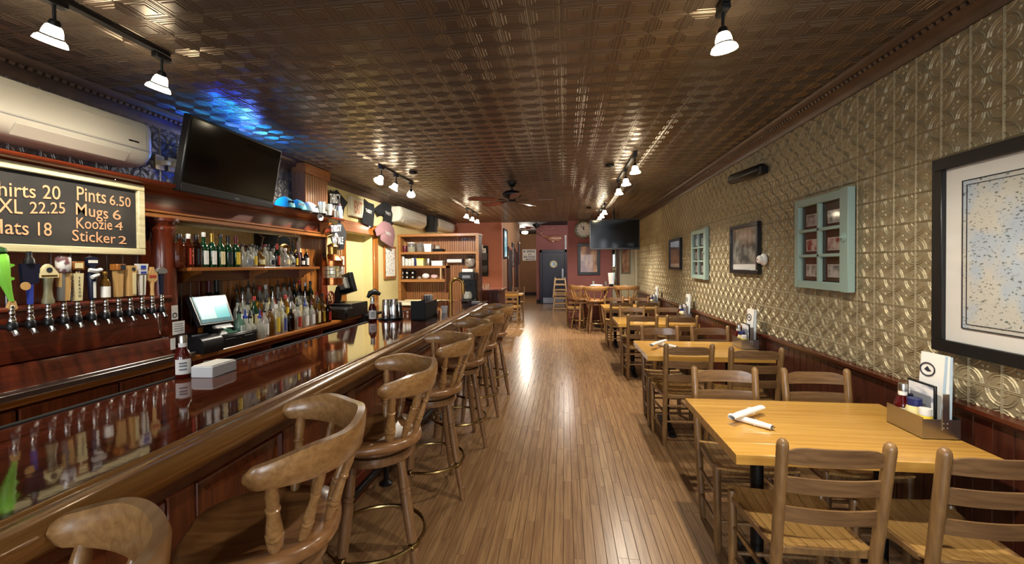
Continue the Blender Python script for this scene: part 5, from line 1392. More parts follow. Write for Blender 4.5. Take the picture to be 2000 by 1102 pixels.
MB().box(-3.098, -3.075, a.y+.02, b_.y-.02, a.z+.03, b_.z-.03).build('sheet', 'menu_paper', mn, world=True)
for q in ((a.y, b_.y, a.z, a.z+.04), (a.y, b_.y, b_.z-.04, b_.z), (a.y, a.y+.03, a.z+.04, b_.z-.04), (b_.y-.03, b_.y, a.z+.04, b_.z-.04)):
    MB().box(-3.098, -3.066, *q, .003).build('frame_bar', 'amber_wood', mn, world=True)
for k, (py0, py1, lb) in enumerate(((501, 518, 'upper white notice pinned on the brown casing'), (521, 538, 'lower white notice pinned on the brown casing'))):
    a, b_ = at(666, py1, X=-3.068), at(672, py0, X=-3.068)
    tag(MB().box(-3.0695, -3.066, a.y, b_.y, a.z, b_.z).build('pinned_notice', 'paper'), lb, 'notice', 'notices on the casing')

def ball_cap(label, px, py, crown_m, brim_m, rz, k=1.):
    p = at(px, py, X=-2.76)
    t = thing('baseball_cap', label, 'cap', (-2.76, p.y, 2.126), rz, group='baseball caps on the cornice')
    n = 16
    def dome(u, v):
        a = 2*PI*u; e = v*PI/2
        return Vector((.09*k*math.cos(a)*math.cos(e)*1.08, .088*k*math.sin(a)*math.cos(e), (.002+.115*k*math.sin(e)**.85)))
    MB().grid(dome, n, 8, True).build('crown', crown_m, t)
    def brim(u, v):
        a = -1.15 + 2.3*u; r = .085 + .085*v*math.cos(a*.9)
        return Vector((k*r*math.cos(a), k*r*math.sin(a)*.95, k*(.012 - .012*v - .02*v*(math.sin(a)**2)*.6) + .004))
    b = MB().grid(brim, 14, 5); m = len(b.v)
    b.add([(p_[0], p_[1], p_[2]-.003) for p_ in b.v], [tuple(reversed(f)) for f in b.f])
    b.build('brim', brim_m, t)
    MB().lathe([(.007,-.002),(.007,.004),(0,.006)], (0,0,.117*k), 8).build('button', crown_m, t)
    MB().obox((.084*k,0,.055*k), (.002,0,-.0008), (0,.03*k,0), (.008,0,.02), .001).build('badge', brim_m, t)
ball_cap('teal cap on the cornice nearest the television', 556, 405, 'cap_cyan', 'navy', -.3, 1.05)
ball_cap('bright cyan cap, second from the television on the cornice', 580, 405, 'cap_cyan', 'cap_white', -.5, 1.05)
ball_cap('white cap with dark brim, third from the television on the cornice', 602, 412, 'cap_white', 'black_matte', .15, 1.1)
ball_cap('grey-brown cap beside the drinking glasses on the cornice', 622, 412, 'cap_grey', 'black_matte', .35, .95)
for i, (px, lb, mat, h, r) in enumerate(((629, 'tall pint glass with white paper inside, left of the pair on the cornice', 'clear_glass', .15, .042), (643, 'tall pint glass with white paper inside, right of the pair on the cornice', 'clear_glass', .145, .04))):
    p = at(px, 410, X=-2.69)
    t = thing('pint_glass', lb, 'glass', (-2.695, p.y, 2.126), group='pint glasses on the cornice')
    MB().lathe([(r*.72,0),(r*.74,.01),(r,h),(r*.95,h),(r*.7,.014),(0,.012)], n=18, caps=False).build('glass', mat, t)
    MB().tube([(.0,.004,.014),(.004,-.004,h*.75)], r*.5, 10).build('rolled_paper', 'paper', t)
p = at(655, 415, X=-2.69)
tag(MB().lathe([(.028,0),(.034,.005),(.036,.085),(.032,.085),(.03,.01),(0,.008)], (-2.69, p.y, 2.126), 16, caps=False).build('steel_tumbler', 'steel'), 'small grey tumbler on the cornice end', 'tumbler')
kz = thing('bottle_sleeve', 'pale blue bottle sleeve with neck on the cornice end', 'bottle sleeve', (-2.68, at(663, 415, X=-2.68).y, 2.126))
MB().lathe([(.032,0),(.036,.006),(.036,.1),(.024,.13),(.017,.15)], n=16).build('sleeve', 'paper_blue', kz)
MB().lathe([(.015,.15),(.015,.18),(0,.182)], n=12, caps=False).build('neck', 'shirt_pink', kz)
bt = thing('round_badge', 'round white badge with dark mark on the cornice edge', 'badge', (-2.645, at(625, 424, X=-2.645).y, at(625, 424, X=-2.645).z))
MB().lathe([(0,0),(.042,0),(.045,.006),(.04,.012),(0,.014)], n=22, axis=(1,-.15,0)).build('disc', 'white_gloss', bt)
MB().obox((.016,-.002,0), (.001,0,0), (0,.018,.0), (0,0,.007)).build('mark', 'ink', bt)
# ---- copper ship lantern and the dark board with wheel behind it
ln = thing('ship_lantern', 'copper and glass ship lantern hanging at the end of the back bar', 'lantern', (-2.62, at(650, 520, X=-2.62).y, at(650, 557, X=-2.62).z))
MB().lathe([(.085,0),(.115,.004),(.115,.012),(.105,.016),(.105,.07),(.112,.074),(.112,.082),(.09,.086)], n=26).build('base', 'copper', ln)
MB().lathe([(.092,.084),(.097,.15),(.092,.215)], n=26, caps=False).build('glass', 'clear_glass', ln)
MB().lathe([(.1,.213),(.118,.217),(.118,.226),(.108,.23),(.108,.275),(.118,.28),(.1,.30),(.06,.345),(.05,.35)], n=26).build('upper_drum', 'copper', ln)
MB().lathe([(.05,.35),(.052,.43),(.062,.435),(.05,.455),(.02,.475),(0,.478)], n=20).build('chimney', 'brass', ln)
for k in range(6):
    a = 2*PI*k/6 + .3
    MB().tube([(.112*math.cos(a), .112*math.sin(a), .08), (.112*math.cos(a), .112*math.sin(a), .225)], .004, 6).build('guard_bar', 'brass', ln)
for z in (.12, .17): MB().tube([(.112*math.cos(a), .112*math.sin(a), z) for a in [2*PI*i/26 for i in range(26)]], .003, 6, True).build('guard_ring', 'brass', ln)
MB().tube([(0,-.11,.25),(0,-.13,.42),(0,-.1,.55),(0,0,.575),(0,.1,.55),(0,.13,.42),(0,.11,.25)], .005, 8).build('bail', 'brass', ln)
zt_ = 1.93 - ln.location.z
MB().tube([(0,0,.57), (-.02,0,.60), (-.15,0,zt_)], .004, 6).build('hanging_hook', 'dark_iron', ln)
db = thing('rigging_board', 'dark wooden board with a round wheel behind the lantern', 'board', (-2.88, at(628, 590, X=-2.88).y, .95))
MB().prism([(-.05,0),(.05,0),(.06,.3),(.045,.62),(.025,.75),(-.025,.75),(-.045,.62),(-.06,.3)], (0,0,0), (0,1,0), (0,0,1), (.04,0,0)).build('board', 'mahogany_upright', db)
MB().tube([(.05, .11+.075*math.cos(a), .22+.075*math.sin(a)) for a in [2*PI*i/24 for i in range(24)]], .012, 8, True).build('wheel_rim', 'mahogany_upright', db)
for k in range(3):
    a = PI*k/3; MB().tube([(.05, .11-.07*math.cos(a), .22-.07*math.sin(a)), (.05, .11+.07*math.cos(a), .22+.07*math.sin(a))], .006, 6).build('wheel_spoke', 'mahogany_upright', db)
MB().lathe([(.02,0),(.022,.05),(.012,.06)], (.04,0,.70), 12, (0,0,1)).build('iron_cap', 'dark_iron', db)

# ================================================================== THINGS ON THE BAR
def sauce(label, px, py, k=1., X=None, loc=None, name='sauce_bottle'):
    p = at(px, py, Z=BZ+.0005) if loc is None else Vector(loc)
    t = thing(name, label, 'bottle', p)
    MB().lathe([(.026*k,0),(.031*k,.006*k),(.031*k,.085*k),(.027*k,.105*k),(.016*k,.125*k),(.0145*k,.15*k)], n=18).build('glass', 'red_sauce', t)
    MB().lathe([(.0155*k,.125*k),(.0158*k,.155*k)], n=18, caps=False).build('neck_label', 'paper', t)
    MB().lathe([(.0165*k,.15*k),(.0165*k,.178*k),(.015*k,.182*k),(0,.182*k)], n=18, caps=False).build('cap', 'steel', t)
    a = math.atan2(-p.y, -p.x)
    P = []; F = []
    for i in range(9):
        q = a - 1.0 + 2.0*i/8; P += [(.0316*k*math.cos(q), .0316*k*math.sin(q), .018*k), (.0316*k*math.cos(q), .0316*k*math.sin(q), .082*k)]
    for i in range(8): F.append((2*i, 2*i+2, 2*i+3, 2*i+1))
    MB().add(P, F).build('paper_label', 'paper', t)
    for z in (.035, .05, .062):
        P = []; F = []
        for i in range(5):
            q = a - .45 + .9*i/4; P += [(.032*k*math.cos(q), .032*k*math.sin(q), z*k), (.032*k*math.cos(q), .032*k*math.sin(q), (z+.007)*k)]
        for i in range(4): F.append((2*i, 2*i+2, 2*i+3, 2*i+1))
        MB().add(P, F).build('label_print', 'grey_ink', t)
    return t
sauce('dark red sauce bottle on the bar beside the white napkin box', 358, 737, 1.13)
sauce('dark red sauce bottle on the bar beside the steel shakers', 728, 627, 1.28)
nb = thing('napkin_box', 'white stack of coasters in a low box on the bar', 'napkin box', (-1.755, 1.956, BZ+.0005), .05)
nb.scale = (1.11, 1.11, 1.11)
MB().box(-.05, .05, -.075, .075, 0, .048, .003).build('box', 'coaster_white', nb)
MB().box(-.044, .044, -.069, .069, .048, .052, .001).build('top_sheet', 'paper', nb)
sg = thing('shot_glass', 'small ringed glass behind the white napkin box', 'glass', at(387, 722, Z=BZ+.0005))
sg.scale = (1.11, 1.11, 1.11)
sg.location = (-1.834, 2.006, BZ+.0005)
MB().lathe([(.016,0),(.019,.006),(.02,.045),(.018,.045),(.016,.01),(0,.009)], n=16, caps=False).build('glass', 'clear_glass', sg)
MB().lathe([(.0205,.014),(.0208,.03)], n=16, caps=False).build('band', 'ink', sg)
mt = thing('bar_mat', 'round dark rubber mat under the steel shakers', 'mat', (-1.739, 4.135, BZ+.0005))
mt.scale = (1.11, 1.11, 1.11)
MB().lathe([(.0,0),(.11,0),(.112,.012),(.105,.02),(0,.02)], n=28, caps=False).build('mat', 'black_plastic', mt)
for i, (dx, dy, h, lb) in enumerate(((-.03,-.035,.165,'tall upturned steel shaker at the front of the mat'), (.025,.01,.165,'tall upturned steel shaker in the middle of the mat'), (-.015,.05,.16,'upturned steel shaker at the back of the mat'), (.05,.06,.13,'short upturned steel tumbler at the right of the mat'))):
    h *= 1.11; r = .049 if h > .15 else .04
    tag(MB().lathe([(r,0),(r*1.02,.004),(r*.74,h*.97),(r*.70,h),(0,h)], (-1.739+dx*1.1, 4.135+dy*1.1, BZ+.0213), 20, caps=False).build('steel_shaker', 'chrome'), lb, 'shaker', 'steel shakers on the rubber mat')
og = thing('bar_organizer', 'black napkin and straw organizer on the bar', 'organizer', (-1.449, 4.313, BZ+.0005), .06)
og.scale = (1.11, 1.11, 1.11)
MB().box(-.065, .065, -.22, .22, 0, .012).box(-.065, -.06, -.22, .22, 0, .15).box(.06, .065, -.22, .22, 0, .15).box(-.065, .065, -.22, -.215, 0, .17).box(-.065, .065, .215, .22, 0, .15).build('tray', 'black_matte', og)
MB().box(-.058, .058, -.02, -.015, .01, .15).build('divider', 'black_matte', og)
MB().box(-.055, .055, -.21, -.03, .012, .145, .004).build('napkins', 'paper', og)
MB().box(.05, .07, -.21, .21, .15, .158, .002).build('rim_strip', 'chrome', og)
MB().lathe([(.03,.015),(.042,.2),(.04,.2)], (0,.15,0), 16, caps=True).build('paper_cup', 'coaster_white', og)
for k in range(6): MB().tube([(-.03+.01*k, .04, .02), (-.04+.014*k, .05+.01*(k % 2), .2)], .004, 6).build('straw', ['ink', 'burgundy', 'ink'][k % 3], og)
bt_ = thing('brass_tap', 'tall brass gooseneck tap at the far end of the bar', 'tap', (-1.583, 6.186, BZ+.0005))
bt_.scale = (1.11, 1.11, 1.11)
arc = [(-.085, 0, 0), (-.085, 0, .22)] + [(-.085*math.cos(a), 0, .22+.085*math.sin(a)) for a in [PI*i/12 for i in range(1, 12)]] + [(.085, 0, .22), (.085, 0, .12)]
MB().tube(arc, .022, 12).build('gooseneck', 'brass', bt_)
MB().lathe([(.035,0),(.035,.01),(.022,.02),(.02,.05)], (-.085,0,0), 16).build('base_flange', 'brass', bt_)
MB().lathe([(.02,.10),(.02,.13)], (.085,0,0), 14).build('nozzle', 'brass', bt_)
tag(MB().lathe([(0,0),(.05,0),(.055,.012),(.05,.022),(0,.024)], (-1.449, 6.13, BZ+.0005), 20, caps=False).build('black_ashtray', 'black_plastic'), 'small round black dish beside the brass tap', 'dish')
tag(MB().box(-1.34, -1.23, 6.07, 6.18, BZ+.0005, BZ+.016, .003).build('white_saucer', 'coaster_white'), 'small white coaster pile at the far end of the bar', 'coasters')
cp_ = thing('condiment_cup', 'small white cup behind the bar organizer', 'cup', (-1.36, 4.74, BZ+.0005))
cp_.scale = (1.11, 1.11, 1.11)
MB().lathe([(.028,0),(.036,.07),(.034,.07),(.026,.006),(0,.006)], n=16, caps=False).build('cup', 'white_gloss', cp_)

# ================================================================== RIGHT WALL PICTURES
def rframe(name, label, cat, y0, y1, z0, z1, fw, fmat, dep=.03, tilt=0.):
    """frame on the right wall: four mitred bars with their own depth; picture plane in between"""
    t = thing(name, label, cat, (1.84, (y0+y1)/2, z0), group=None)
    X1 = 1.845; X0 = X1-dep
    for a in ((y0, y1, z0, z0+fw), (y0, y1, z1-fw, z1), (y0, y0+fw, z0+fw, z1-fw), (y1-fw, y1, z0+fw, z1-fw)):
        MB().box(X0, X1, *a, .003).build('frame_bar', fmat, t, world=True)
    return t, X0
mp, X0 = rframe('framed_map', 'large pale chart in a wide black frame at the right edge', 'framed map', 1.12, 2.375, 1.115, 2.052, .058, 'black_plastic', .034)
MB().box(1.832, 1.838, 1.17, 2.32, 1.16, 2.0).build('mat_board', 'paper', mp, world=True)
MB().box(1.829, 1.832, 1.27, 2.225, 1.243, 1.922).build('chart', 'map_print', mp, world=True)
for a in ((1.27, 2.229, 1.241, 1.245), (1.27, 2.229, 1.920, 1.924), (2.225, 2.229, 1.245, 1.92), (1.27, 1.274, 1.245, 1.92), (1.29, 2.206, 1.262, 1.264), (1.29, 2.206, 1.90, 1.902), (2.204, 2.206, 1.264, 1.90)):
    MB().box(1.826, 1.829, *a).build('border_line', 'ink', mp, world=True)
MB().box(1.8225, 1.824, 1.17, 2.32, 1.16, 2.0).build('pane', 'pane_glass', mp, world=True)
def window_art(name, label, y0, y1, z0, z1, pics, stile):
    t = thing(name, label, 'window frame', (1.83, (y0+y1)/2, z0), group='old six pane window frames on the tin wall')
    Xa, Xb = 1.80, 1.842
    w_ = .055
    MB().box(Xa-.004, Xb, y0, y0+stile, z0-.004, z1+.006, .003).build('stile', 'window_teal', t, world=True)
    MB().box(Xa, Xb, y1-w_, y1, z0, z1, .003).build('stile', 'window_teal', t, world=True)
    MB().box(Xa, Xb, y0+stile, y1-w_, z0, z0+w_, .003).build('rail', 'window_teal', t, world=True)
    MB().box(Xa, Xb, y0+stile, y1-w_, z1-w_, z1, .003).build('rail', 'window_teal', t, world=True)
    ya, yb, za, zb = y0+stile, y1-w_, z0+w_, z1-w_
    ym = (ya+yb)/2
    MB().box(Xa+.002, Xb-.01, ym-.013, ym+.013, za, zb, .003).build('muntin', 'window_teal', t, world=True)
    for k in (1, 2):
        zz = za+(zb-za)*k/3
        MB().box(Xa+.002, Xb-.01, ya, yb, zz-.011, zz+.011, .003).build('muntin', 'window_teal', t, world=True)
    MB().box(Xb-.006, Xb+.003, ya-.01, yb+.01, za-.01, zb+.01).build('backing', 'felt_dark', t, world=True)
    n = 0
    for c in range(2):
        for r in range(3):
            pa, pb = (ya, ym-.013) if c == 0 else (ym+.013, yb)
            qa, qb = za+(zb-za)*r/3+.011, za+(zb-za)*(r+1)/3-.011
            MB().box(Xb-.016, Xb-.0145, pa, pb, qa, qb).build('pane', 'pane_glass', t, world=True)
            m = pics[n % len(pics)]; n += 1
            dy, dz = (pb-pa), (qb-qa)
            MB().box(Xb-.010, Xb-.0085, pa+dy*.06, pb-dy*.22, qa+dz*.14, qb-dz*.32).build('postcard', 'photo_pale', t, world=True)
            MB().box(Xb-.0105, Xb-.0095, pa+dy*.09, pb-dy*.25, qa+dz*.18, qb-dz*.36).build('picture', m, t, world=True)
    if stile > .07:
        MB().lathe([(.03,0),(.03,.006),(.012,.01),(.012,.02),(.006,.022)], (Xa-.004, y0+stile*.5, (z0+z1)/2+.02), 16, (-1,0,0)).build('lock_rosette', 'window_teal', t, world=True)
    return t
window_art('pane_window_frame', 'pale teal six pane window frame with postcards, nearer the camera', 2.985, 3.635, 1.36, 2.032, ['photo_print', 'photo_red', 'photo_print'], .085)
window_art('pane_window_frame', 'pale teal six pane window frame farther along the tin wall', 5.785, 6.43, 1.345, 2.01, ['photo_print', 'etching', 'photo_print'], .085)
def picture(label, y0, y1, z0, z1, art, strip=.1, name='framed_picture'):
    t, X0 = rframe(name, label, 'picture', y0, y1, z0, z1, .04, 'black_plastic', .035)
    MB().box(1.834, 1.838, y0+.03, y1-.03, z0+.03, z1-.03).build('mat_board', 'paper', t, world=True)
    MB().box(1.831, 1.834, y0+.052, y1-.052, z0+.045+strip*.55, z1-.05).build('print', art, t, world=True)
    MB().box(1.822, 1.8235, y0+.035, y1-.035, z0+.035, z1-.035).build('pane', 'pane_glass', t, world=True)
    return t
picture('black framed grey sea etching beside the round wall alarm', 4.315, 5.01, 1.445, 1.952, 'etching')
picture('small black framed brown harbour print farthest along the tin wall', 7.07, 7.81, 1.455, 1.965, 'sepia_print')
al = thing('wall_alarm', 'round white wall alarm beside the etching', 'alarm', (1.84, 4.235, 1.585))
MB().lathe([(.055,0),(.055,.016),(.048,.024)], n=24, axis=(-1,0,0)).build('base', 'white_gloss', al)
MB().lathe([(.04,.02),(.038,.05),(.028,.06),(0,.062)], n=24, axis=(-1,0,0)).build('dome', 'white_gloss', al)
MB().lathe([(.009,.06),(.008,.066),(0,.067)], n=12, axis=(-1,0,0)).build('sensor', 'sign_red', al)
sk = thing('wall_loudspeaker', 'slim black loudspeaker high on the tin wall', 'speaker', (1.78, 4.42, 2.42))
MB().obox((0,.06,.005), (.045,0,0), (-.05,.27,0), (0,0,.05), .03).build('cabinet', 'black_plastic', sk)
MB().obox((.04,-.2,-.01), (.03,0,0), (0,.04,0), (0,0,.035), .006).build('bracket', 'dark_iron', sk)
MB().obox((-.03,.29,-.02), (.004,.004,0), (-.002,.006,0), (0,0,.004)).build('badge', 'chrome', sk)

# ================================================================== TABLE CADDIES AND NAPKINS
def caddy(x, y, h_menu, idx):
    t = thing('condiment_caddy', 'grey steel caddy with handle plate on the ' + TN[idx], 'caddy', (x, y, .7505), group='steel caddies on the wall tables')
    w_, d_, H = .155, .215, .098
    MB().box(-w_/2, w_/2, -d_/2, d_/2, 0, .003).build('bottom', 'steel', t)
    for nm, a in (('side_plate', (-w_/2, -w_/2+.003, -d_/2, d_/2, 0, H)), ('side_plate', (w_/2-.003, w_/2, -d_/2, d_/2, 0, H)), ('end_plate', (-w_/2+.003, w_/2-.003, -d_/2, -d_/2+.003, 0, H*.92)), ('end_plate', (-w_/2+.003, w_/2-.003, d_/2-.003, d_/2, 0, H*.92))):
        MB().box(*a).build(nm, 'steel', t)
    hp = MB().box(.0, .03, -d_/2-.004, -d_/2-.001, H*.45, H*2.1, .001).build('handle_plate', 'steel', t)
    for q in ((.006, H*.55), (.022, H*.55), (.006, H*.75), (.022, H*.75)): MB().lathe([(.003,0),(.003,.002),(0,.003)], (q[0], -d_/2-.004, q[1]), 8, (0,-1,0)).build('rivet', 'chrome', hp)
    L0 = Vector((x, y, .754))
    g = 'condiments in the caddies'
    o = sauce('ketchup bottle in the caddy on the ' + TN[idx], 0, 0, 1.12, loc=L0+Vector((-.038, .062, 0)), name='ketchup_bottle'); o['group'] = g
    tag(MB().lathe([(.02,0),(.022,.01),(.022,.09),(.012,.115),(.013,.15),(0,.152)], L0+Vector((.0,.07,0)), 14).build('dark_sauce_bottle', 'navy'), 'dark sauce bottle in the caddy on the ' + TN[idx], 'bottle', g)
    m = thing('mayonnaise_jar', 'yellow jar with blue lid in the caddy on the ' + TN[idx], 'jar', L0+Vector((-.035, -.005, 0)), group=g); m.scale = (1.08, 1.08, 1.32)
    MB().lathe([(.026,0),(.03,.008),(.031,.075),(.024,.095)], n=16).build('jar', 'mayo', m)
    MB().lathe([(.026,.09),(.026,.115),(0,.116)], n=16, caps=False).build('lid', 'lid_blue', m)
    m = thing('mustard_jar', 'yellow mustard jar with white lid in the caddy on the ' + TN[idx], 'jar', L0+Vector((-.036, -.068, 0)), group=g); m.scale = (1.05, 1.05, 1.2)
    MB().lathe([(.024,0),(.027,.008),(.027,.068),(.02,.08)], n=16).build('jar', 'mustard', m)
    MB().lathe([(.022,.078),(.022,.104),(0,.105)], n=16, caps=False).build('lid', 'white_gloss', m)
    c = thing('table_card', 'black framed drinks card in the caddy on the ' + TN[idx], 'menu card', L0+Vector((.014, .018, 0)), group='menus in the caddies')
    MB().obox((0,0,.112), (.005,.0,0), (0,.08,0), (0,0,.112), .002).build('holder', 'black_plastic', c)
    MB().obox((-.006,0,.115), (.0006,0,0), (0,.071,0), (0,0,.1)).build('card', 'menu_card', c)
    MB().obox((-.0068,0,.13), (.0005,0,0), (0,.06,0), (0,0,.04)).build('card_band', 'grey_ink', c)
    m = thing('paper_menus', 'tall white paper menus with oval emblem in the caddy on the ' + TN[idx], 'menu', L0+Vector((.045, .0, 0)), group='menus in the caddies')
    for k in range(4):
        MB().obox((.004*k, -.012*k+.012, .19-.003*(k % 2)), (.0012,.0,-.0001), (-.006,.058,0), (.012,.004*k,.172)).build('sheet', ['paper', 'paper_blue', 'paper', 'paper_blue'][k], m)
    f = lambda yy, zz, o=-.0042: Vector((o+.012*((zz-.19)/.172)-.006*((yy-.012)/.058), yy, zz))
    MB().tube([f(.03+.036*math.cos(a), .283+.03*math.sin(a)) for a in [2*PI*i/22 for i in range(22)]], .0028, 6, True).build('emblem_ring', 'ink', m)
    MB().add([f(.048,.28,-.0028), f(.03,.272,-.0028), f(.01,.276,-.0028), f(.022,.286,-.0028), f(.032,.298,-.0028), f(.04,.288,-.0028)], [(0,1,5), (1,2,3), (1,3,5), (3,4,5)]).build('emblem_mark', 'ink', m)
caddy(1.675, 2.245, 1, 0); caddy(1.70, 4.31, 1, 1); caddy(1.70, 6.42, 1, 2); caddy(1.70, 8.55, 1, 3)
def napkin(a, b_, label, r=.017, z=.7505, lift=0.):
    a, b_ = Vector(a), Vector(b_); c = (a+b_)/2; c.z = z
    t = thing('napkin_roll', label, 'napkin', c, group='rolled white napkins')
    d = (b_-a)/2; d.z = 0; s = d.orthogonal(); u = d.normalized(); v = Vector((-u.y, u.x, 0)); n = 12
    def fn(q, w_):
        x = -1+2*w_; e = 1 - .25*abs(x)**3; rr = r*e*(1+.06*math.sin(5*w_+3*q))
        a_ = 2*PI*q; f = 1.25 if abs(x) > .8 else 1.
        return u*d.length*x + v*rr*f*math.cos(a_)*1.15 + Vector((0,0, lift + r*.85 + rr*.85*math.sin(a_)))
    b = MB().grid(fn, n, 9, True)
    b.build('cloth', 'paper', t)
    MB().tube([u*d.length*.25 + v*r*1.22*math.cos(q) + Vector((0,0,lift+r*.88+r*.92*math.sin(q))) for q in [2*PI*i/14 for i in range(14)]], .0022, 5, True).build('paper_band', 'white_gloss', t)
    MB().obox(u*d.length*1.0+Vector((0,0,lift+r)), u*.012, v*.006, Vector((0,0,.0025))).build('cutlery_tip', 'steel', t)
    return t
n1 = [at(1428, 826, Z=.765), at(1488, 805, Z=.765), at(1425, 812, Z=.765), at(1508, 835, Z=.765)]
napkin(n1[2], n1[3], 'lower rolled white napkin of the crossed pair on the nearest table')
napkin(n1[0], n1[1], 'upper rolled white napkin of the crossed pair on the nearest table', lift=.026)
n1 = [at(1272, 680, Z=.765), at(1300, 670, Z=.765), at(1285, 672, Z=.765), at(1322, 678, Z=.765)]
napkin(n1[2], n1[3], 'lower rolled white napkin of the pair on the second table')
napkin(n1[0], n1[1], 'upper rolled white napkin of the pair on the second table', lift=.026)
napkin((.95, 6.2, 0), (1.1, 6.35, 0), 'rolled white napkin on the third table')
napkin((.62, 10.62, 0), (.85, 10.72, 0), 'rolled white napkin on the tall round table', .03, 1.0105)
napkin((.70, 10.8, 0), (.92, 10.7, 0), 'second rolled white napkin on the tall round table', .03, 1.0105)
napkin((.22, 11.4, 0), (.42, 11.5, 0), 'rolled white napkin on the small dark table', .028)
mh = thing('menu_holder', 'white menus in a dark holder on the tall round table', 'menu', (1.15, 10.95, 1.0105))
MB().box(-.05, .05, -.04, .04, 0, .05, .004).build('holder', 'dark_iron', mh)
for k in range(3): MB().obox((-.02+.03*k, .01*k-.01, .18), (.045,.004,0), (0,.0015,0), (.012*(k-1),0,.15)).build('sheet', ['paper', 'menu_card', 'paper_blue'][k], mh)
tag(MB().lathe([(.026,0),(.034,.12),(.032,.12),(.024,.008),(0,.006)], (.72, 11.05, 1.0105), 16, caps=False).build('water_glass', 'clear_glass'), 'clear water glass on the tall round table', 'glass')
tag(MB().lathe([(.02,0),(.03,.004),(.032,.07),(.02,.1),(.014,.12),(0,.122)], (1.02, 10.93, 1.0105), 14).build('pepper_mill', 'cap_grey'), 'small grey shaker beside the menu holder on the round table', 'shaker')
tag(MB().lathe([(0,0),(.06,0),(.11,.012),(.112,.018),(.06,.008),(0,.008)], (1.3, 10.7, 1.0105), 22, caps=False).build('dark_plate', 'dark_iron'), 'dark round tray at the right of the tall round table', 'tray')

# ================================================================== END OF THE ROOM
ck = thing('wall_clock', 'large round dark rimmed clock on the end wall', 'clock', (.517, 11.79, 2.497))
MB().lathe([(.25,0),(.25,.03),(.235,.05),(.205,.055),(.195,.035),(.19,.02)], n=36, axis=(0,-1,0)).build('rim', 'olive_metal', ck)
MB().lathe([(0,.02),(.196,.02),(.196,.024),(0,.024)], n=36, axis=(0,-1,0), caps=False).build('face', 'clock_face', ck)
for k in range(12):
    a = 2*PI*k/12; c, s = math.sin(a), math.cos(a)
    MB().obox((c*.165, -.026, s*.165), (s*.007, 0, -c*.007), (0,.001,0), (c*.018, 0, s*.018)).build('hour_mark', 'ink', ck)
for l, a, w_ in ((.10, -.06, .010), (.15, -.62, .007)):
    c, s = math.sin(a), math.cos(a)
    MB().obox((c*l*.45, -.03, s*l*.45), (s*w_, 0, -c*w_), (0,.001,0), (c*l*.55, 0, s*l*.55)).build('hand', 'ink', ck)
def front_frame(name, label, cat, x0, x1, z0, z1, Y, fw, fmat, art, pane=True):
    t = thing(name, label, cat, ((x0+x1)/2, Y, z0))
    for a in ((x0, x1, z0, z0+fw), (x0, x1, z1-fw, z1), (x0, x0+fw, z0+fw, z1-fw), (x1-fw, x1, z0+fw, z1-fw)):
        MB().box(a[0], a[1], Y-.035, Y, a[2], a[3], .004).build('frame_bar', fmat, t, world=True)
    MB().box(x0+fw*.8, x1-fw*.8, Y-.016, Y-.01, z0+fw*.8, z1-fw*.8).build('print', art, t, world=True)
    return t
front_frame('framed_poster', 'dark framed glossy poster under the clock', 'picture', .35, .945, 1.273, 2.122, 11.795, .075, 'black_plastic', 'abstract_art')
front_frame('framed_mirror', 'narrow tall dark framed mirror beside the dark post', 'mirror', 1.265, 1.395, .98, 1.96, 11.9, .02, 'olive_metal', 'mirror')
front_frame('framed_poster', 'narrow tall glossy poster on the beige corner wall', 'picture', 1.50, 1.74, 1.31, 2.0, 11.825, .025, 'olive_metal', 'abstract_art')
wh = thing('wooden_whale', 'carved wooden whale above the porthole door', 'whale carving', (-.53, 17.28, 2.62))
body = []
N = 22
def sstep(x): x = max(0., min(1., x)); return x*x*(3-2*x)
def whale(u, v):
    x = -.36 + .80*v
    top = .03 + .085*sstep(v/.6); bot = .03 + .115*sstep(v/.5) - .05*sstep((v-.7)/.3)
    k = math.sqrt(max(.02, 1-((v-.93)/.07)**2)) if v > .93 else 1.
    mid = .10*(1-sstep(v/.45))
    a = 2*PI*u; h = (top if math.sin(a) > 0 else bot)*k
    return Vector((x, -.03-(.02+.05*sstep(v/.5))*k*math.cos(a), mid + h*math.sin(a)))
MB().grid(whale, 16, N, True).build('body', 'whale_wood', wh)
MB().tube([(-.34,-.03,.10),(-.42,-.03,.14),(-.46,-.02,.2)], [.03,.024,.016], 10).build('tail_stock', 'whale_wood', wh)
MB().prism([(0,0),(.07,.06),(.13,.05),(.06,-.02),(0,-.03),(-.06,.03),(-.12,.1),(-.06,.09)], (-.46,-.01,.2), (1,0,0), (0,0,1), (0,-.03,0)).build('fluke', 'whale_wood', wh)
MB().prism([(0,0),(.1,-.02),(.04,-.1),(-.02,-.09)], (.05,-.06,-.06), (1,0,0), (0,0,1), (0,-.02,0)).build('flipper', 'whale_wood', wh)
MB().lathe([(.012,0),(.008,.008),(0,.009)], (.24,-.066,-.01), 10, (0,-1,0)).build('eye', 'ink', wh)
vs_ = thing('vertical_sign', 'small white vertical sign beside the porthole door', 'sign', (.04, 17.28, 2.17))
MB().box(-.035, .035, -.02, 0, 0, .56, .005).build('board', 'paper', vs_)
for k in range(6): MB().box(-.016, .016, -.022, -.02, .06+.075*k, .105+.075*k).build('mark', 'grey_ink', vs_)
sg_ = thing('restroom_sign', 'white restroom sign with arrow at the end of the hall', 'sign', (-1.80, 21.98, 1.78))
MB().box(-.35, .35, -.02, 0, 0, .58, .006).build('board', 'paper', sg_)
text('SIRENS', 'ink', (-1.93, 21.96, 2.2), (1,0,0), (0,0,1), .12, .42, sg_, 'lettering', bold=.02)
text('and', 'ink', (-1.86, 21.96, 2.07), (1,0,0), (0,0,1), .08, .16, sg_, 'lettering', bold=.02)
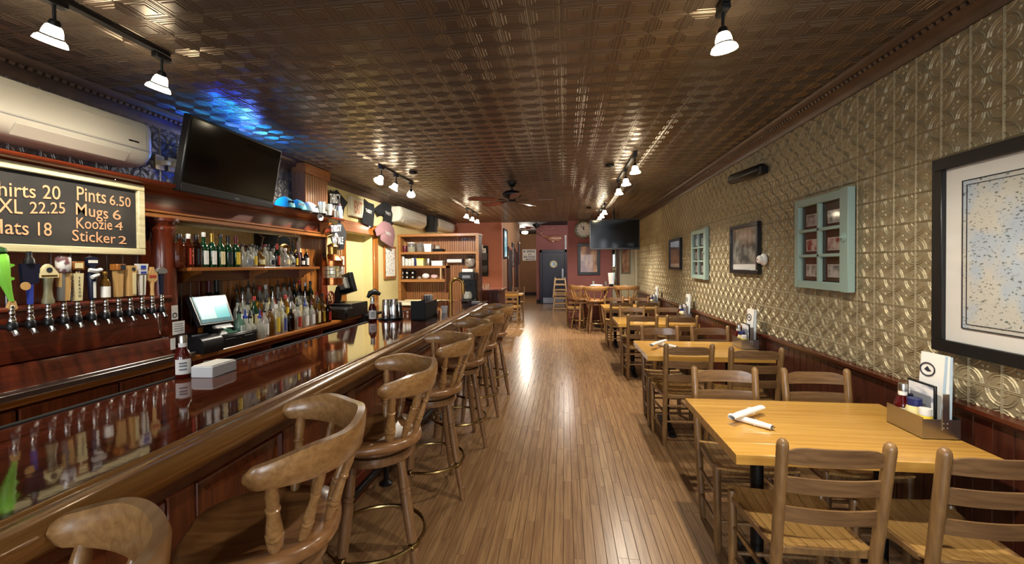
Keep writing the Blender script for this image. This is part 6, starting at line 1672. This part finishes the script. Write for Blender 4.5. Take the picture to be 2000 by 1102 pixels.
text('SEA DOGS', 'ink', (-2.09, 21.96, 1.92), (1,0,0), (0,0,1), .11, .58, sg_, 'lettering', bold=.02)
MB().prism([(-.2,0),(-.12,.04),(-.12,.015),(.3,.015),(.3,-.015),(-.12,-.015),(-.12,-.04)], (0,-.021,.07), (1,0,0), (0,0,1), (0,-.002,0)).build('arrow', 'ink', sg_)
MB().lathe([(.05,0),(.05,.003),(0,.003)], (-.25,-.02,.47), 16, (0,-1,0)).build('emblem', 'lid_blue', sg_)
# ---- two stacked wooden high chairs in front of the porthole door
def high_chair(z0, label):
    t = thing('high_chair', label, 'high chair', (-.16, 14.75, z0), group='stacked wooden high chairs')
    H, w0, w1 = .64, .235, .165
    for sx in (-1, 1):
        for sy in (-1, 1):
            MB().obox((sx*(w0+w1)/2, sy*(w0+w1)/2, H/2), (.022,0,0), (0,.02,0), (sx*(w1-w0)/2, sy*(w1-w0)/2, H/2), .004).build('leg', 'pale_wood', t)
    for z in (.08, .25, .42, .6):
        k = w0+(w1-w0)*z/H
        for s in (-1, 1):
            MB().obox((0, s*k, z), (k+.02,0,0), (0,.011,0), (0,0,.02), .003).build('rung', 'pale_wood', t)
            MB().obox((s*k, 0, z+.05), (.011,0,0), (0,k+.02,0), (0,0,.018), .003).build('side_rung', 'pale_wood', t)
    k = w0+(w1-w0)*.4/H
    MB().box(-k, k, -k, k, .43, .445, .003).build('seat', 'pale_wood', t)
high_chair(0, 'lower of two stacked pale wooden high chairs before the porthole door')
high_chair(.455, 'upper of two stacked pale wooden high chairs before the porthole door')
# ---- pictures on the left wall of the hall; the first print glows
for k, (y0, y1, z0, z1, art, nm, lb, cat) in enumerate(((12.05, 12.75, 1.75, 2.6, 'glow_art', 'lit_picture', 'bright blue framed picture at the corner of the hall', 'picture'), (14.0, 14.5, 1.5, 2.3, 'etching', 'hall_picture', 'dark framed picture between the two hall doors', 'picture'), (15.95, 16.4, 1.6, 2.4, 'photo_print', 'hall_picture', 'pale framed picture past the farther hall door', 'picture'))):
    t = thing(nm, lb, cat, (-1.72, (y0+y1)/2, z0))
    for a in ((y0, y1, z0, z0+.05), (y0, y1, z1-.05, z1), (y0, y0+.05, z0+.05, z1-.05), (y1-.05, y1, z0+.05, z1-.05)):
        MB().box(-1.73, -1.69, *a, .004).build('frame_bar', 'black_plastic', t, world=True)
    MB().box(-1.728, -1.71, y0+.04, y1-.04, z0+.04, z1-.04).build('print', art, t, world=True)
